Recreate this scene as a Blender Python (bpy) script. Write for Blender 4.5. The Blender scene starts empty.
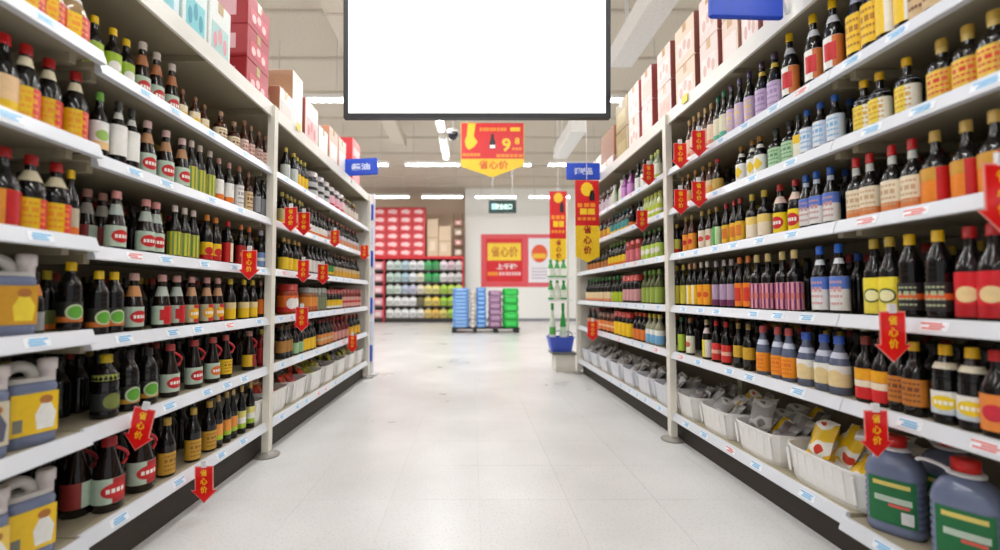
import bpy, math, random
from mathutils import Vector, Matrix
random.seed(7)
sc = bpy.context.scene
COL = sc.collection

# ------------------------------------------------------------------ camera
F = 440.0                       # focal length in pixels of the 1000x550 frame
CX, CY = 471.0, 275.0           # optical axis in pixels
PITCH = math.atan(19.3 / F)
CP, SP = math.cos(PITCH), math.sin(PITCH)
cam_d = bpy.data.cameras.new('camera')
cam_d.sensor_width = 36.0
cam_d.lens = 36.0 * F / 1000.0
cam_d.shift_x = (500.0 - CX) / 1000.0
cam_d.clip_start = 0.05
cam_d.clip_end = 100
cam_d.dof.use_dof = True
cam_d.dof.focus_distance = 2.45
cam_d.dof.aperture_fstop = 1.0
cam = bpy.data.objects.new('camera', cam_d)
cam.location = (0, 0, 1.0)
cam.rotation_euler = (math.pi / 2 + PITCH, 0, 0)
COL.objects.link(cam)
sc.camera = cam

# ------------------------------------------------------------------ light level
world = bpy.data.worlds.new('store_light')
world.use_nodes = True
bg = world.node_tree.nodes['Background']
bg.inputs[0].default_value = (1.0, 0.99, 0.97, 1)
bg.inputs[1].default_value = 0.42
sc.world = world
TUBE_STRENGTH = 28.0
LAMP_WATTS = 15.0
sc.view_settings.view_transform = 'Standard'
sc.view_settings.look = 'None'
sc.view_settings.gamma = 1.0
sc.view_settings.use_curve_mapping = False
sc.view_settings.exposure = 0.0
sc.cycles.use_denoising = True
sc.cycles.max_bounces = 6
sc.cycles.diffuse_bounces = 4
sc.cycles.glossy_bounces = 3
sc.cycles.transmission_bounces = 4
sc.cycles.caustics_reflective = False
sc.cycles.caustics_refractive = False
sc.cycles.sample_clamp_indirect = 6.0

# ------------------------------------------------------------------ helpers: materials
def lin(c):
    c = c / 255.0
    return c / 12.92 if c <= 0.04045 else ((c + 0.055) / 1.055) ** 2.4
_m = {}
def M(rgb, rough=0.5, metal=0.0, grain=0.06, scale=30.0, emit=0.0, spec=0.5, alpha=1.0):
    key = (tuple(rgb), rough, metal, grain, scale, emit, spec, alpha)
    if key in _m:
        return _m[key]
    m = bpy.data.materials.new('paint_%02x%02x%02x' % tuple(int(v) for v in rgb))
    m.use_nodes = True
    nt = m.node_tree
    b = nt.nodes['Principled BSDF']
    col = (lin(rgb[0]), lin(rgb[1]), lin(rgb[2]), 1)
    b.inputs['Roughness'].default_value = rough
    b.inputs['Metallic'].default_value = metal
    b.inputs['Specular IOR Level'].default_value = spec
    if alpha < 1:
        b.inputs['Alpha'].default_value = alpha
    if emit:
        b.inputs['Base Color'].default_value = col
        b.inputs['Emission Color'].default_value = col
        b.inputs['Emission Strength'].default_value = emit
    elif grain:
        tc = nt.nodes.new('ShaderNodeTexCoord')
        nz = nt.nodes.new('ShaderNodeTexNoise')
        nz.inputs['Scale'].default_value = scale
        nz.inputs['Detail'].default_value = 3
        mr = nt.nodes.new('ShaderNodeMapRange')
        mr.inputs['From Min'].default_value = 0.3
        mr.inputs['From Max'].default_value = 0.7
        mr.inputs['To Min'].default_value = 1 - grain
        mr.inputs['To Max'].default_value = 1 + grain
        mx = nt.nodes.new('ShaderNodeVectorMath')
        mx.operation = 'SCALE'
        mx.inputs[0].default_value = col[:3]
        nt.links.new(tc.outputs['Object'], nz.inputs['Vector'])
        nt.links.new(nz.outputs['Fac'], mr.inputs['Value'])
        nt.links.new(mr.outputs['Result'], mx.inputs['Scale'])
        nt.links.new(mx.outputs['Vector'], b.inputs['Base Color'])
    else:
        b.inputs['Base Color'].default_value = col
    _m[key] = m
    return m

# ------------------------------------------------------------------ helpers: meshes
class MB:
    def __init__(s):
        s.v, s.f, s.mi, s.sm = [], [], [], []
    def add(s, verts, faces, mi=0, smooth=False):
        o = len(s.v)
        s.v += [tuple(p) for p in verts]
        for f in faces:
            s.f.append(tuple(i + o for i in f)); s.mi.append(mi); s.sm.append(smooth)
        return s
    def box(s, x0, x1, y0, y1, z0, z1, mi=0, ch=0.0):
        x0, x1 = min(x0, x1), max(x0, x1); y0, y1 = min(y0, y1), max(y0, y1); z0, z1 = min(z0, z1), max(z0, z1)
        if ch <= 0:
            return s.add([(x0,y0,z0),(x1,y0,z0),(x1,y1,z0),(x0,y1,z0),(x0,y0,z1),(x1,y0,z1),(x1,y1,z1),(x0,y1,z1)],
                  [(3,2,1,0),(4,5,6,7),(0,1,5,4),(1,2,6,5),(2,3,7,6),(3,0,4,7)], mi)
        c = min(ch, (x1-x0)*.45, (y1-y0)*.45, (z1-z0)*.45)
        # chamfered vertical and horizontal edges: stacked octagons
        def octa(d, z):
            return [(x0+c+d,y0+d,z),(x1-c-d,y0+d,z),(x1-d,y0+c+d,z),(x1-d,y1-c-d,z),(x1-c-d,y1-d,z),(x0+c+d,y1-d,z),(x0+d,y1-c-d,z),(x0+d,y0+c+d,z)]
        v = octa(c*.6, z0) + octa(0, z0+c) + octa(0, z1-c) + octa(c*.6, z1)
        f = [tuple(range(7,-1,-1)), tuple(range(24,32))]
        for k in range(3):
            for i in range(8):
                j = (i+1) % 8
                f.append((k*8+i, k*8+j, k*8+8+j, k*8+8+i))
        return s.add(v, f, mi)
    def loft(s, rings, mi=0, cap0=True, cap1=True, smooth=True):
        n = len(rings[0]); v = []; f = []
        for r in rings: v += list(r)
        for k in range(len(rings)-1):
            for i in range(n):
                j = (i+1) % n
                f.append((k*n+i, k*n+j, (k+1)*n+j, (k+1)*n+i))
        s.add(v, f, mi, smooth)
        if cap0: s.add(rings[0], [tuple(range(n-1,-1,-1))], mi)
        if cap1: s.add(rings[-1], [tuple(range(n))], mi)
        return s
    def lathe(s, prof, seg=16, n=2.0, c=(0,0,0), sx=1.0, sy=1.0, mi=0, smooth=True):
        rings = []
        for r, z in prof:
            ring = []
            for i in range(seg):
                a = 2*math.pi*i/seg
                q = max(r, 1e-4) * rad(a, n)
                ring.append((c[0]+q*math.cos(a)*sx, c[1]+q*math.sin(a)*sy, c[2]+z))
            rings.append(ring)
        return s.loft(rings, mi, True, True, smooth)
    def tube(s, path, r, seg=8, mi=0, closed=False):
        P = [Vector(p) for p in path]; rings = []
        N = len(P)
        for i, p in enumerate(P):
            if closed: t = P[(i+1) % N] - P[(i-1) % N]
            else: t = P[min(i+1, N-1)] - P[max(i-1, 0)]
            t.normalize()
            ref = Vector((0,0,1)) if abs(t.z) < .9 else Vector((1,0,0))
            a = t.cross(ref).normalized(); b = a.cross(t)
            rr = r[i] if isinstance(r, (list, tuple)) else r
            rings.append([tuple(p + a*(rr*math.cos(2*math.pi*k/seg)) - b*(rr*math.sin(2*math.pi*k/seg))) for k in range(seg)])
        if closed: rings.append(rings[0])
        rings = [list(reversed(r_)) for r_ in rings]
        return s.loft(rings, mi, not closed, not closed)
    def poly(s, pts, y0, y1, mi=0):
        """outline in x,z (counter clockwise seen from -y), extruded from y0 (front) to y1 (back)"""
        n = len(pts)
        v = [(x, y0, z) for x, z in pts] + [(x, y1, z) for x, z in pts]
        f = [tuple(range(n)), tuple(range(2*n-1, n-1, -1))]
        for i in range(n):
            j = (i+1) % n
            f.append((j, i, n+i, n+j))
        return s.add(v, f, mi)
    def mesh(s, name, mats):
        me = bpy.data.meshes.new(name)
        me.from_pydata(s.v, [], s.f)
        if not isinstance(mats, (list, tuple)): mats = [mats]
        for m in mats: me.materials.append(m)
        me.polygons.foreach_set('material_index', s.mi)
        me.polygons.foreach_set('use_smooth', s.sm)
        me.update()
        return me

def rad(a, n):
    if n == 2.0: return 1.0
    return (abs(math.cos(a))**n + abs(math.sin(a))**n) ** (-1.0/n)

def obj(name, me, parent=None, loc=None, rot=None):
    o = bpy.data.objects.new(name, me)
    COL.objects.link(o)
    if parent is not None: o.parent = parent
    if loc is not None: o.location = loc
    if rot is not None: o.rotation_euler = rot
    return o
_labels = {}
def tag(o, label, cat, group=None, kind=None):
    o['label'] = label; o['category'] = cat
    if group: o['group'] = group
    if kind: o['kind'] = kind
    w = len(label.split())
    if not 4 <= w <= 16: print('LABEL LENGTH', w, label)
    if label in _labels: print('LABEL TWICE', label)
    _labels[label] = 1
    return o
def thing(name, label, cat, loc=(0,0,0), rot=(0,0,0), group=None):
    o = bpy.data.objects.new(name, None)
    o.empty_display_size = 0.05
    COL.objects.link(o); o.location = loc; o.rotation_euler = rot
    return tag(o, label, cat, group)
def structure(name, me, parent=None, loc=None, rot=None):
    o = obj(name, me, parent, loc, rot)
    if parent is None: o['kind'] = 'structure'
    return o
ORD = ['', 'second ', 'third ', 'fourth ', 'fifth ', 'sixth ', 'seventh ', 'eighth ', 'ninth ', 'tenth ', 'eleventh ', 'twelfth ', 'thirteenth ', 'fourteenth ']
NTH = ['first', 'second', 'third', 'fourth', 'fifth', 'sixth', 'seventh', 'eighth', 'ninth', 'tenth', 'eleventh', 'twelfth', 'thirteenth']

_txt = {}
def text_mesh(txt, mat, depth=0.001):
    """lettering as a mesh, unit height, centred, standing in x,z and facing -y"""
    key = (txt, mat.name)
    if key in _txt: return _txt[key]
    cu = bpy.data.curves.new('lettering', 'FONT')
    cu.body = txt; cu.size = 1.0; cu.resolution_u = 2; cu.offset = 0.03
    o = bpy.data.objects.new('lettering', cu); COL.objects.link(o)
    dg = bpy.context.evaluated_depsgraph_get(); dg.update()
    me = bpy.data.meshes.new_from_object(o.evaluated_get(dg))
    bpy.data.objects.remove(o)
    xs = [v.co.x for v in me.vertices] or [0]; ys = [v.co.y for v in me.vertices] or [0]
    cx, cy = (min(xs)+max(xs))/2, (min(ys)+max(ys))/2
    h = (max(ys)-min(ys)) or 1
    for v in me.vertices: v.co = Vector(((v.co.x-cx)/h, 0, (v.co.y-cy)/h))
    me['w'] = (max(xs)-min(xs))/h
    me.materials.clear(); me.materials.append(mat); me.update()
    _txt[key] = me
    return me
def lettering(parent, txt, mat, x, y, z, w=None, h=None, name='lettering'):
    me = text_mesh(txt, mat)
    o = obj(name, me, parent, (x, y, z))
    sx = w/me['w'] if w else None; sz = h if h else None
    if sx is None: sx = sz
    if sz is None: sz = sx
    o.scale = (sx, 1, sz)
    return o

# ------------------------------------------------------------------ helpers: where things stand
# fronts of the two racks: X = side * (A - B * Y)
A = {-1: 1.29, 1: 1.412}; B = 0.0085
def place(s, Y, inset, z):
    return (s*(A[s] - B*Y + inset), Y, z)
def Y_at(s, px, inset, z):
    u = px - CX; zr = z - 1.0
    return (F*s*(A[s]+inset) - u*zr*SP) / (u*CP + F*s*B)
def z_at(py, Y):
    vy = (275.0 - py)/F
    return 1.0 + Y*(vy*CP + SP)/(CP - vy*SP)
def at_Y(px, py, Y):
    """point of the ray through a pixel where it meets the plane Y"""
    dx, vy = (px-CX)/F, (275.0-py)/F
    d = (dx, CP - vy*SP, SP + vy*CP)
    t = Y/d[1]
    return (d[0]*t, Y, 1.0 + d[2]*t)
def at_floor(px, py):
    dx, vy = (px-CX)/F, (275.0-py)/F
    d = (dx, CP - vy*SP, SP + vy*CP)
    t = -1.0/d[2]
    return (d[0]*t, d[1]*t, 0.0)

WHITE = (236, 234, 228); BLACK = (14, 11, 10)
# ------------------------------------------------------------------ the setting
def floor_material(name, gain=1.0):
    m = bpy.data.materials.new(name); m.use_nodes = True
    nt = m.node_tree; b = nt.nodes['Principled BSDF']
    tc = nt.nodes.new('ShaderNodeTexCoord')
    geo = nt.nodes.new('ShaderNodeNewGeometry')
    n1 = nt.nodes.new('ShaderNodeTexNoise'); n1.inputs['Scale'].default_value = 1.3; n1.inputs['Detail'].default_value = 5
    n2 = nt.nodes.new('ShaderNodeTexNoise'); n2.inputs['Scale'].default_value = 90; n2.inputs['Detail'].default_value = 2
    oi = nt.nodes.new('ShaderNodeObjectInfo')
    for n in (n1, n2): nt.links.new(geo.outputs['Position'], n.inputs['Vector'])
    r1 = nt.nodes.new('ShaderNodeValToRGB')
    r1.color_ramp.elements[0].position = .34; r1.color_ramp.elements[0].color = (.62*gain, .615*gain, .60*gain, 1)
    r1.color_ramp.elements[1].position = .66; r1.color_ramp.elements[1].color = (.74*gain, .735*gain, .725*gain, 1)
    nt.links.new(n1.outputs['Fac'], r1.inputs['Fac'])
    r2 = nt.nodes.new('ShaderNodeMapRange')
    r2.inputs['From Min'].default_value = 0.30; r2.inputs['From Max'].default_value = .46
    r2.inputs['To Min'].default_value = .84; r2.inputs['To Max'].default_value = 1.0
    nt.links.new(n2.outputs['Fac'], r2.inputs['Value'])
    r3 = nt.nodes.new('ShaderNodeMapRange')
    r3.inputs['To Min'].default_value = .985; r3.inputs['To Max'].default_value = 1.015
    nt.links.new(oi.outputs['Random'], r3.inputs['Value'])
    mu = nt.nodes.new('ShaderNodeMath'); mu.operation = 'MULTIPLY'
    nt.links.new(r2.outputs['Result'], mu.inputs[0]); nt.links.new(r3.outputs['Result'], mu.inputs[1])
    sc_ = nt.nodes.new('ShaderNodeVectorMath'); sc_.operation = 'SCALE'
    nt.links.new(r1.outputs['Color'], sc_.inputs[0]); nt.links.new(mu.outputs['Value'], sc_.inputs['Scale'])
    nt.links.new(sc_.outputs['Vector'], b.inputs['Base Color'])
    rr = nt.nodes.new('ShaderNodeMapRange')
    rr.inputs['To Min'].default_value = .22; rr.inputs['To Max'].default_value = .38
    nt.links.new(n1.outputs['Fac'], rr.inputs['Value'])
    nt.links.new(rr.outputs['Result'], b.inputs['Roughness'])
    return m
tile_mat = floor_material('speckled_floor_tile')
TILE = 0.43
floor_me = MB().box(-9, 9, -5, 18, -0.06, -0.004).mesh('floor', M((196,193,186), .6))
floor = structure('floor', floor_me)
tile_me = MB().box(0.0004, TILE-0.0004, 0.0004, TILE-0.0004, -0.004, 0).mesh('tile', tile_mat)
X0T = -0.82 - 2*TILE
rest = MB()
for i in range(-17, 24):
    for j in range(-13, 41):
        x, y = X0T + i*TILE, 0.9 + j*TILE
        if x < -9 or x > 8.5 or y > 17.5: continue
        if 0 <= i <= 7 and 0 <= j <= 22:
            obj('tile', tile_me, floor, (x, y, 0))
        else:
            rest.box(x+.0004, x+TILE-.0004, y+.0004, y+TILE-.0004, -.004, 0)
ro = obj('tile_field', rest.mesh('tile_field', tile_mat), floor); ro['kind'] = 'stuff'

CEIL = 5.0
ceiling = structure('ceiling', MB().box(-9, 9, -5, 18, CEIL, CEIL+.1).mesh('ceiling', M((226,216,200), .8)))
for k in range(18):
    y = -4 + k*1.25
    structure('ceiling_rib', MB().box(-9, 9, y, y+.05, CEIL-.04, CEIL).mesh('ceiling_rib', M((214,205,190), .8)), ceiling)
wall_back = structure('wall_back', MB().box(-9, 9, 17.6, 17.8, 0, CEIL).mesh('wall_back', M((226,205,180), .8)))
pw = at_Y(465, 300, 16.5)[0]
wall_right = structure('wall_right', MB().box(pw, 9, 16.5, 17.6, 0, CEIL).mesh('wall_right', M((250,249,244), .7)))
base = structure('baseboard_back', MB().box(pw, 9, 16.48, 16.498, 0, .1).mesh('baseboard_back', M((150,150,158), .5)))

# ------------------------------------------------------------------ ceiling lights and ducts
LZ = 4.0
tube_mat = M((252,253,255), emit=TUBE_STRENGTH)
house_mat = M((238,236,230), .4)
def light_meshes(L, W):
    h = MB().box(-W/2-.02, W/2+.02, 0, L, .03, .09).mesh('housing', house_mat)
    t = MB()
    for dx in ((-W*.25, W*.25) if W > .15 else (0,)):
        t.tube([(dx, .03, .012), (dx, L-.03, .012)], .018, 8)
    t = t.mesh('tube', tube_mat)
    r = MB().tube([(0,.2,.09),(0,.2,CEIL-LZ)], .006, 6).mesh('hanger_rod', M((200,200,200), .4))
    e = MB().box(-W/2, W/2, 0, .03, -.008, .03).mesh('end_cap', house_mat)
    return h, t, r, e
lamp_d = bpy.data.lights.new('tube_glow', 'AREA')
lamp_d.shape = 'RECTANGLE'; lamp_d.size = .09; lamp_d.size_y = 1.24; lamp_d.energy = LAMP_WATTS; lamp_d.color = (.98, .985, 1.0)
def ceiling_light(x, y, L, W, along, label, group, parts):
    t = thing('ceiling_light', label, 'light', (x, y, LZ), (0,0, 0 if along else -math.pi/2), group)
    h, tu, r, e = parts
    obj('housing', h, t); obj('tube', tu, t); obj('tube_glow', lamp_d, t, (0, L/2, -.012))
    obj('hanger_rod', r, t); obj('hanger_rod', r, t, (0, L-.4, 0))
    obj('end_cap', e, t); obj('end_cap', e, t, (0, L-.03, 0))
PL = light_meshes(1.3, .12); PW = light_meshes(1.3, .26)
rows = [('added cross row behind the camera', -3.4), ('added cross row over the camera', -.05), ('added first cross row past the camera', 3.35), ('nearest cross row', 6.74), ('middle cross row', 10.15), ('farthest cross row', 13.55)]  # first three rows are unseen, added to brighten camera-facing surfaces
X1 = at_Y(405, 163, 10.15)[0]
for rn, y in rows:
    for k, i in enumerate(range(-3, 4)):
        x = X1 + i*1.66
        ceiling_light(x, y, 1.3, .12, False, f'white tube light, {NTH[k]} from the left in the {rn}', 'tube lights in cross rows', PL)
for nm, xx, W, P_ in (('over the middle of the aisle', -.55, .12, PL),):
    for k in range(5):
        ceiling_light(xx, 1.75+k*1.66 if k else 0.09, 1.3, W, True, f'white lengthwise tube light {nm}, {ORD[k]}nearest', 'tube lights in lengthwise rows', P_)
# air duct left of the aisle lights
duct = thing('air_duct', 'long beige air duct running lengthwise under the ceiling left of the aisle', 'duct', (-1.62, -2, 4.35))
obj('duct_body', MB().box(-.14,.14,0,12,0,.22,ch=.02).mesh('duct_body', M((222,212,196), .6)), duct)
for k in range(6):
    obj('flange', MB().box(-.155,.155,k*2.3+.2,k*2.3+.24,-.012,.232).mesh('flange', M((205,196,180), .6)), duct)
    obj('strap', MB().box(-.01,.01,k*2.3+.21,k*2.3+.23,.23,.65).mesh('strap', M((190,184,172), .6)), duct)

# ------------------------------------------------------------------ racks
SHELF = {-1: [1.80, 1.477, 1.16, .854, .548, .204], 1: [1.87, 1.589, 1.275, .92, .604, .185]}
TOP = {-1: 2.20, 1: 2.265}
UNITS = {-1: [(0.05, 1.474), (1.474, 2.775), (2.775, 5.32)], 1: [(0.25, 1.674), (1.674, 3.07), (3.07, 5.62)]}
DEPTH = .50
paint = M((232,229,220), .38, grain=.025, scale=8)
deck_shade_paint = M((168,158,134), .45, grain=.03, scale=8)  # beige-grey deck paint, darkened to carry the shade under the shelves
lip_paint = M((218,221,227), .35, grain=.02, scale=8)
paint_post = M((226,221,208), .4, grain=.03, scale=8)
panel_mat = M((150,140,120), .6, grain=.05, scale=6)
kick_shade_mat = M((58,50,42), .7)  # dark brown standing in for shade below the base shelf
tag_mat = [M((240,243,247), .4), M((120,186,226), .4), M((226,120,116), .4)]
def price_tag_mesh(kind):
    mb = MB().box(0, .0016, 0, .078, -.014, .014, 0)
    rr = random.Random(kind)
    for k in range(3):
        z = .008 - k*.008
        mb.box(.0016, .0022, .008+rr.random()*.01, .05+rr.random()*.03, z-.0028, z+.0028, 1 if kind != 2 else 2)
    return mb
PT = {}
for s in (-1, 1):
    for k in range(3):
        mb = price_tag_mesh(k); mb.v = [(-s*x, y, z) for x, y, z in mb.v]
        if s == 1: mb.f = [tuple(reversed(f)) for f in mb.f]
        PT[s, k] = mb.mesh('price_tag', tag_mat)
def shelf_z(s, row, Y):
    z = SHELF[s][row]
    if s == -1 and Y < UNITS[-1][0][1] and row < 4: z += .024
    return z
BAYN = {(-1,0): 'left near', (-1,1): 'left middle', (-1,2): 'left far', (1,0): 'right near', (1,1): 'right middle', (1,2): 'right far'}
for s in (-1, 1):
    for ui, (y0, y1) in enumerate(UNITS[s]):
        L = y1-y0
        nm = BAYN[s, ui]
        desc = {0: 'beside the camera', 1: 'ending at the tall front upright', 2: 'at the far end of the aisle'}[ui]
        side = 'left' if s < 0 else 'right'
        u = thing('shelving_unit', f'white steel six-tier shelving unit {desc}, {side} side', 'shelf', place(s, y0, 0, 0), (0,0,s*B), 'shelving units along the aisle')
        def bx(u0, u1, w0, w1, z0, z1, ch=0): return MB().box(s*u0, s*u1, w0, w1, z0, z1, ch=ch)
        for row in range(6):
            z = shelf_z(s, row, y0+.1)
            off = -.02 if (ui == 0 and not (s == 1 and row < 5)) else 0.0
            zz = z - (.012 if (s == 1 and ui == 0 and row == 5) else 0)
            mb = MB()
            mb.box(s*(off+.012), s*DEPTH, .003, L-.003, zz-.022, zz)                 # deck
            lip = [(s*(off+.002),zz+.006),(s*(off+.014),zz+.006),(s*(off+.014),zz-.042),(s*(off-.014),zz-.042),(s*(off-.014),zz-.038)]
            v = [(x, .002, z_) for x, z_ in lip] + [(x, L-.002, z_) for x, z_ in lip]
            fs = [(0,1,2,3,4),(9,8,7,6,5)] + [(i,5+i,5+(i+1)%5,(i+1)%5) for i in range(5)]
            if s > 0: fs = [tuple(reversed(f)) for f in fs]
            mb.add(v, fs, 1)                                                         # sloping front lip
            nb = 3 if L > 2 else 2
            for q in range(nb):                                                      # brackets below
                w = .04 + (L-.08)*q/(nb-1)
                mb.box(s*.05, s*DEPTH, w-.012, w+.012, zz-.055, zz-.022)
            sh = obj('shelf', mb.mesh('shelf', [deck_shade_paint, lip_paint]), u)
            w = .10 + random.random()*.1
            while w < L-.14 and y0+w < 4.6:
                if y0+w > .8:
                    obj('price_tag', PT[s, random.choice((0,0,0,1,1,2))], sh, (s*(off-.0062), w, zz-.0165), (0, s*.35, 0))
                w += random.choice((.17, .21, .26, .32))
        zt = TOP[s]
        mb = bx(.01, DEPTH, 0, L, zt-.03, zt)
        mb.box(s*-.004, s*.012, 0, L, zt-.07, zt+.012, 1)
        mb.box(s*.012, s*DEPTH, L-.05, L-.01, zt-.07, zt-.03)
        mb.box(s*.012, s*DEPTH, L*.5-.02, L*.5+.02, zt-.06, zt-.03)
        obj('top_shelf', mb.mesh('top_shelf', [deck_shade_paint, paint]), u)
        obj('back_panel', bx(DEPTH, DEPTH+.02, 0, L, .05, zt).mesh('back_panel', panel_mat), u)
        obj('kick_shade_plate', bx(.055, .075, 0, L, 0, SHELF[s][5]-.03).mesh('kick_shade_plate', kick_shade_mat), u)  # plate set forward as a dark band for the shade underneath
        if ui > 0:
            obj('post', bx(-.022, .022, L-.028, L+.022, .012, zt-.0).mesh('post', paint_post), u)
            mb = MB().lathe([(.035,0),(.075,0),(.078,.008),(.05,.014),(.03,.03)], 16, c=(s*.0, L, 0))
            obj('foot', mb.mesh('foot', M((150,146,138), .5)), u)
            obj('rear_post', bx(DEPTH-.03, DEPTH+.02, L-.028, L+.022, 0, zt).mesh('rear_post', paint_post), u)
        if ui == 2:
            obj('end_panel', bx(.03, DEPTH, L-.012, L-.004, .05, zt-.03).mesh('end_panel', paint), u)

# ------------------------------------------------------------------ bottles
PROF = {
 'slim': ([(.88,0),(1,.02),(1,.54),(.93,.60),(.66,.69),(.42,.76),(.37,.80),(.36,.90)], (.43,.875)),
 'shoulder': ([(.9,0),(1,.02),(1,.55),(.96,.60),(.78,.655),(.46,.69),(.36,.72),(.34,.90)], (.40,.86)),
 'long': ([(.9,0),(1,.02),(1,.50),(.94,.56),(.64,.63),(.40,.69),(.33,.74),(.31,.92)], (.38,.85)),
 'cone': ([(.9,0),(1,.02),(1,.40),(.93,.47),(.70,.62),(.48,.76),(.40,.82),(.38,.90)], (.48,.875)),
 'pet': ([(.85,0),(1,.03),(1,.10),(.95,.115),(1,.13),(1,.42),(.93,.45),(1,.48),(.94,.51),(1,.54),(.92,.58),(.96,.62),(.86,.70),(.58,.80),(.38,.85),(.37,.92)], (.44,.87)),
 'squat': ([(.9,0),(1,.02),(1,.48),(.94,.54),(.72,.66),(.50,.76),(.42,.80),(.40,.90)], (.48,.86)),
 'jar': ([(.9,0),(1,.03),(1,.68),(.95,.74),(.84,.78),(.84,.84)], (.93,.79)),
 'dome': ([(.9,0),(1,.03),(1,.55),(.97,.64),(.85,.78),(.62,.88),(.58,.93)], (.60,.90)),
}
def prof_r(style, zf):
    p = PROF[style][0]
    for (r0,z0),(r1,z1) in zip(p, p[1:]):
        if z0 <= zf <= z1: return r0 + (r1-r0)*((zf-z0)/((z1-z0) or 1))
    return p[-1][0]
def wrap(mb, R, n, a0, a1, z0, z1, r0=1.0, r1=1.0, off=.0006, steps=12, rows=1):
    v = []; f = []
    for j in range(rows+1):
        t = j/rows; z = z0+(z1-z0)*t; r = R*(r0+(r1-r0)*t)+off
        for i in range(steps+1):
            a = a0+(a1-a0)*i/steps
            q = r*rad(a, n)
            v.append((q*math.sin(a), -q*math.cos(a), z))
    for j in range(rows):
        for i in range(steps):
            k = j*(steps+1)+i
            f.append((k, k+1, k+steps+2, k+steps+1))
    mb.add(v, f, 0, True)
def oval(mb, R, n, ac, ah, zc, zh, off, seg=18, power=2.0):
    rings = [0.0, .4, .75, 1.0]; v = []; f = []
    for t in rings[1:]:
        for i in range(seg):
            th = 2*math.pi*i/seg; k = rad(th, power)*t
            a = ac + ah*k*math.cos(th); z = zc + zh*k*math.sin(th)
            q = (R+off)*rad(a, n)
            v.append((q*math.sin(a), -q*math.cos(a), z))
    q = (R+off)*rad(ac, n)
    v.append((q*math.sin(ac), -q*math.cos(ac), zc)); c = len(v)-1
    for i in range(seg):
        j = (i+1) % seg
        f.append((c, i, j))
        for k in range(2): f.append((k*seg+i, (k+1)*seg+i, (k+1)*seg+j, k*seg+j))
    mb.add(v, f, 0, True)
_bt = {}
GLOSS = {}
def paper(c): return M(c, .45, grain=.05, scale=60)
def plastic(c): return M(c, .3, grain=.0)
def glass(c):
    m = M(c, .12, grain=.10, scale=25, spec=.6)
    return m
def bottle_parts(style, H, D, gl, cap, label, emb, neck, n, handle, LA):
    key = (style, round(H,3), D, gl, cap, label, emb, neck, n, handle, LA)
    if key in _bt: return _bt[key]
    R = D/2; p, (cr, cz) = PROF[style]
    out = []
    mb = MB().lathe([(r*R, z*H) for r, z in p], 18, n)
    out.append(('body', mb.mesh('body', glass(gl)), None))
    mb = MB()
    c = cr*R
    mb.lathe([(c*.98,cz*H),(c*1.05,cz*H+.002),(c*1.05,cz*H+.006),(c,cz*H+.008),(c,H-.004),(c*.9,H)], 14)
    out.append(('cap', mb.mesh('cap', plastic(cap)), None))
    if label:
        lc, lo, hi = label
        a = math.radians(LA)
        mb = MB(); wrap(mb, R, n, -a, a, lo*H, hi*H, steps=16 if n == 2 else 24)
        out.append(('label', mb.mesh('label', paper(lc)), None)); li = len(out)-1
        zc, zh = (lo+hi)/2*H, (hi-lo)/2*H
        for e in emb or ():
            kind, ec = e[0], e[1]
            mb = MB(); nm = 'emblem'
            if kind == 'oval':
                oval(mb, R, n, 0, math.radians(52), zc, zh*.62, .0019)
                out.append(('emblem', mb.mesh('emblem', paper(ec)), li))
                mb = MB(); nm = 'print_band'; ec = (250,244,236)
                for q in range(4): wrap(mb, R, n, math.radians(-34+q*18), math.radians(-34+q*18+13), zc-zh*.17, zc+zh*.17, off=.0024, steps=2)
            elif kind == 'disc':
                oval(mb, R, n, 0, math.radians(40), zc, R*.66, .0021)
            elif kind == 'ring':
                oval(mb, R, n, 0, math.radians(46), zc, R*.78, .0016)
                out.append(('emblem', mb.mesh('emblem', paper(ec)), li))
                mb = MB(); ec = e[2]; oval(mb, R, n, 0, math.radians(36), zc, R*.6, .0022)
            elif kind == 'diam':
                oval(mb, R, n, 0, math.radians(44), zc, zh*.7, .0018, seg=16, power=1.0)
            elif kind == 'panel':
                wrap(mb, R, n, math.radians(-36), math.radians(36), zc-zh*.55, zc+zh*.6, off=.0016, steps=8); nm = 'print_panel'
            elif kind == 'top':
                wrap(mb, R, n, -a, a, zc+zh*.25, zc+zh*.99, off=.0010, steps=16); nm = 'print_band'
            elif kind == 'low':
                wrap(mb, R, n, -a, a, zc-zh*.99, zc-zh*.45, off=.0010, steps=16); nm = 'print_band'
            elif kind == 'mid':
                wrap(mb, R, n, -a, a, zc-zh*.22, zc+zh*.22, off=.0012, steps=16); nm = 'print_band'
            elif kind in ('side', 'half'):
                wrap(mb, R, n, math.radians(14 if kind == 'side' else -12), a, zc-zh*.98, zc+zh*.98, off=.0013, steps=14)
                nm = 'print_panel'
            elif kind == 'stripes':
                for q in (-70,-35,0,35,70): wrap(mb, R, n, math.radians(q-8), math.radians(q+8), zc-zh*.98, zc+zh*.98, off=.0011, steps=3)
                nm = 'print_stripes'
            elif kind == 'text':
                rr = random.Random(3)
                for q in range(4):
                    z = zc + zh*(.66-.42*q); big = .15 if q == 1 else .07
                    k = 3 if q == 1 else 5
                    w = 44.0 if q == 1 else 40 + rr.random()*14
                    for g in range(k):
                        a0_ = -w + 2*w*g/k
                        wrap(mb, R, n, math.radians(a0_), math.radians(a0_ + 2*w/k*(.62+.2*rr.random())), z-zh*big, z+zh*big, off=.0014, steps=2)
                nm = 'print_lines'
            out.append((nm, mb.mesh(nm, paper(ec)), li))
    if neck:
        nc, lo, hi = neck
        mb = MB(); wrap(mb, R, 2.0, -math.radians(150), math.radians(150), lo*H, hi*H, prof_r(style, lo), prof_r(style, hi), off=.0009, steps=14, rows=1)
        out.append(('neck_label', mb.mesh('neck_label', paper(nc)), None))
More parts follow.
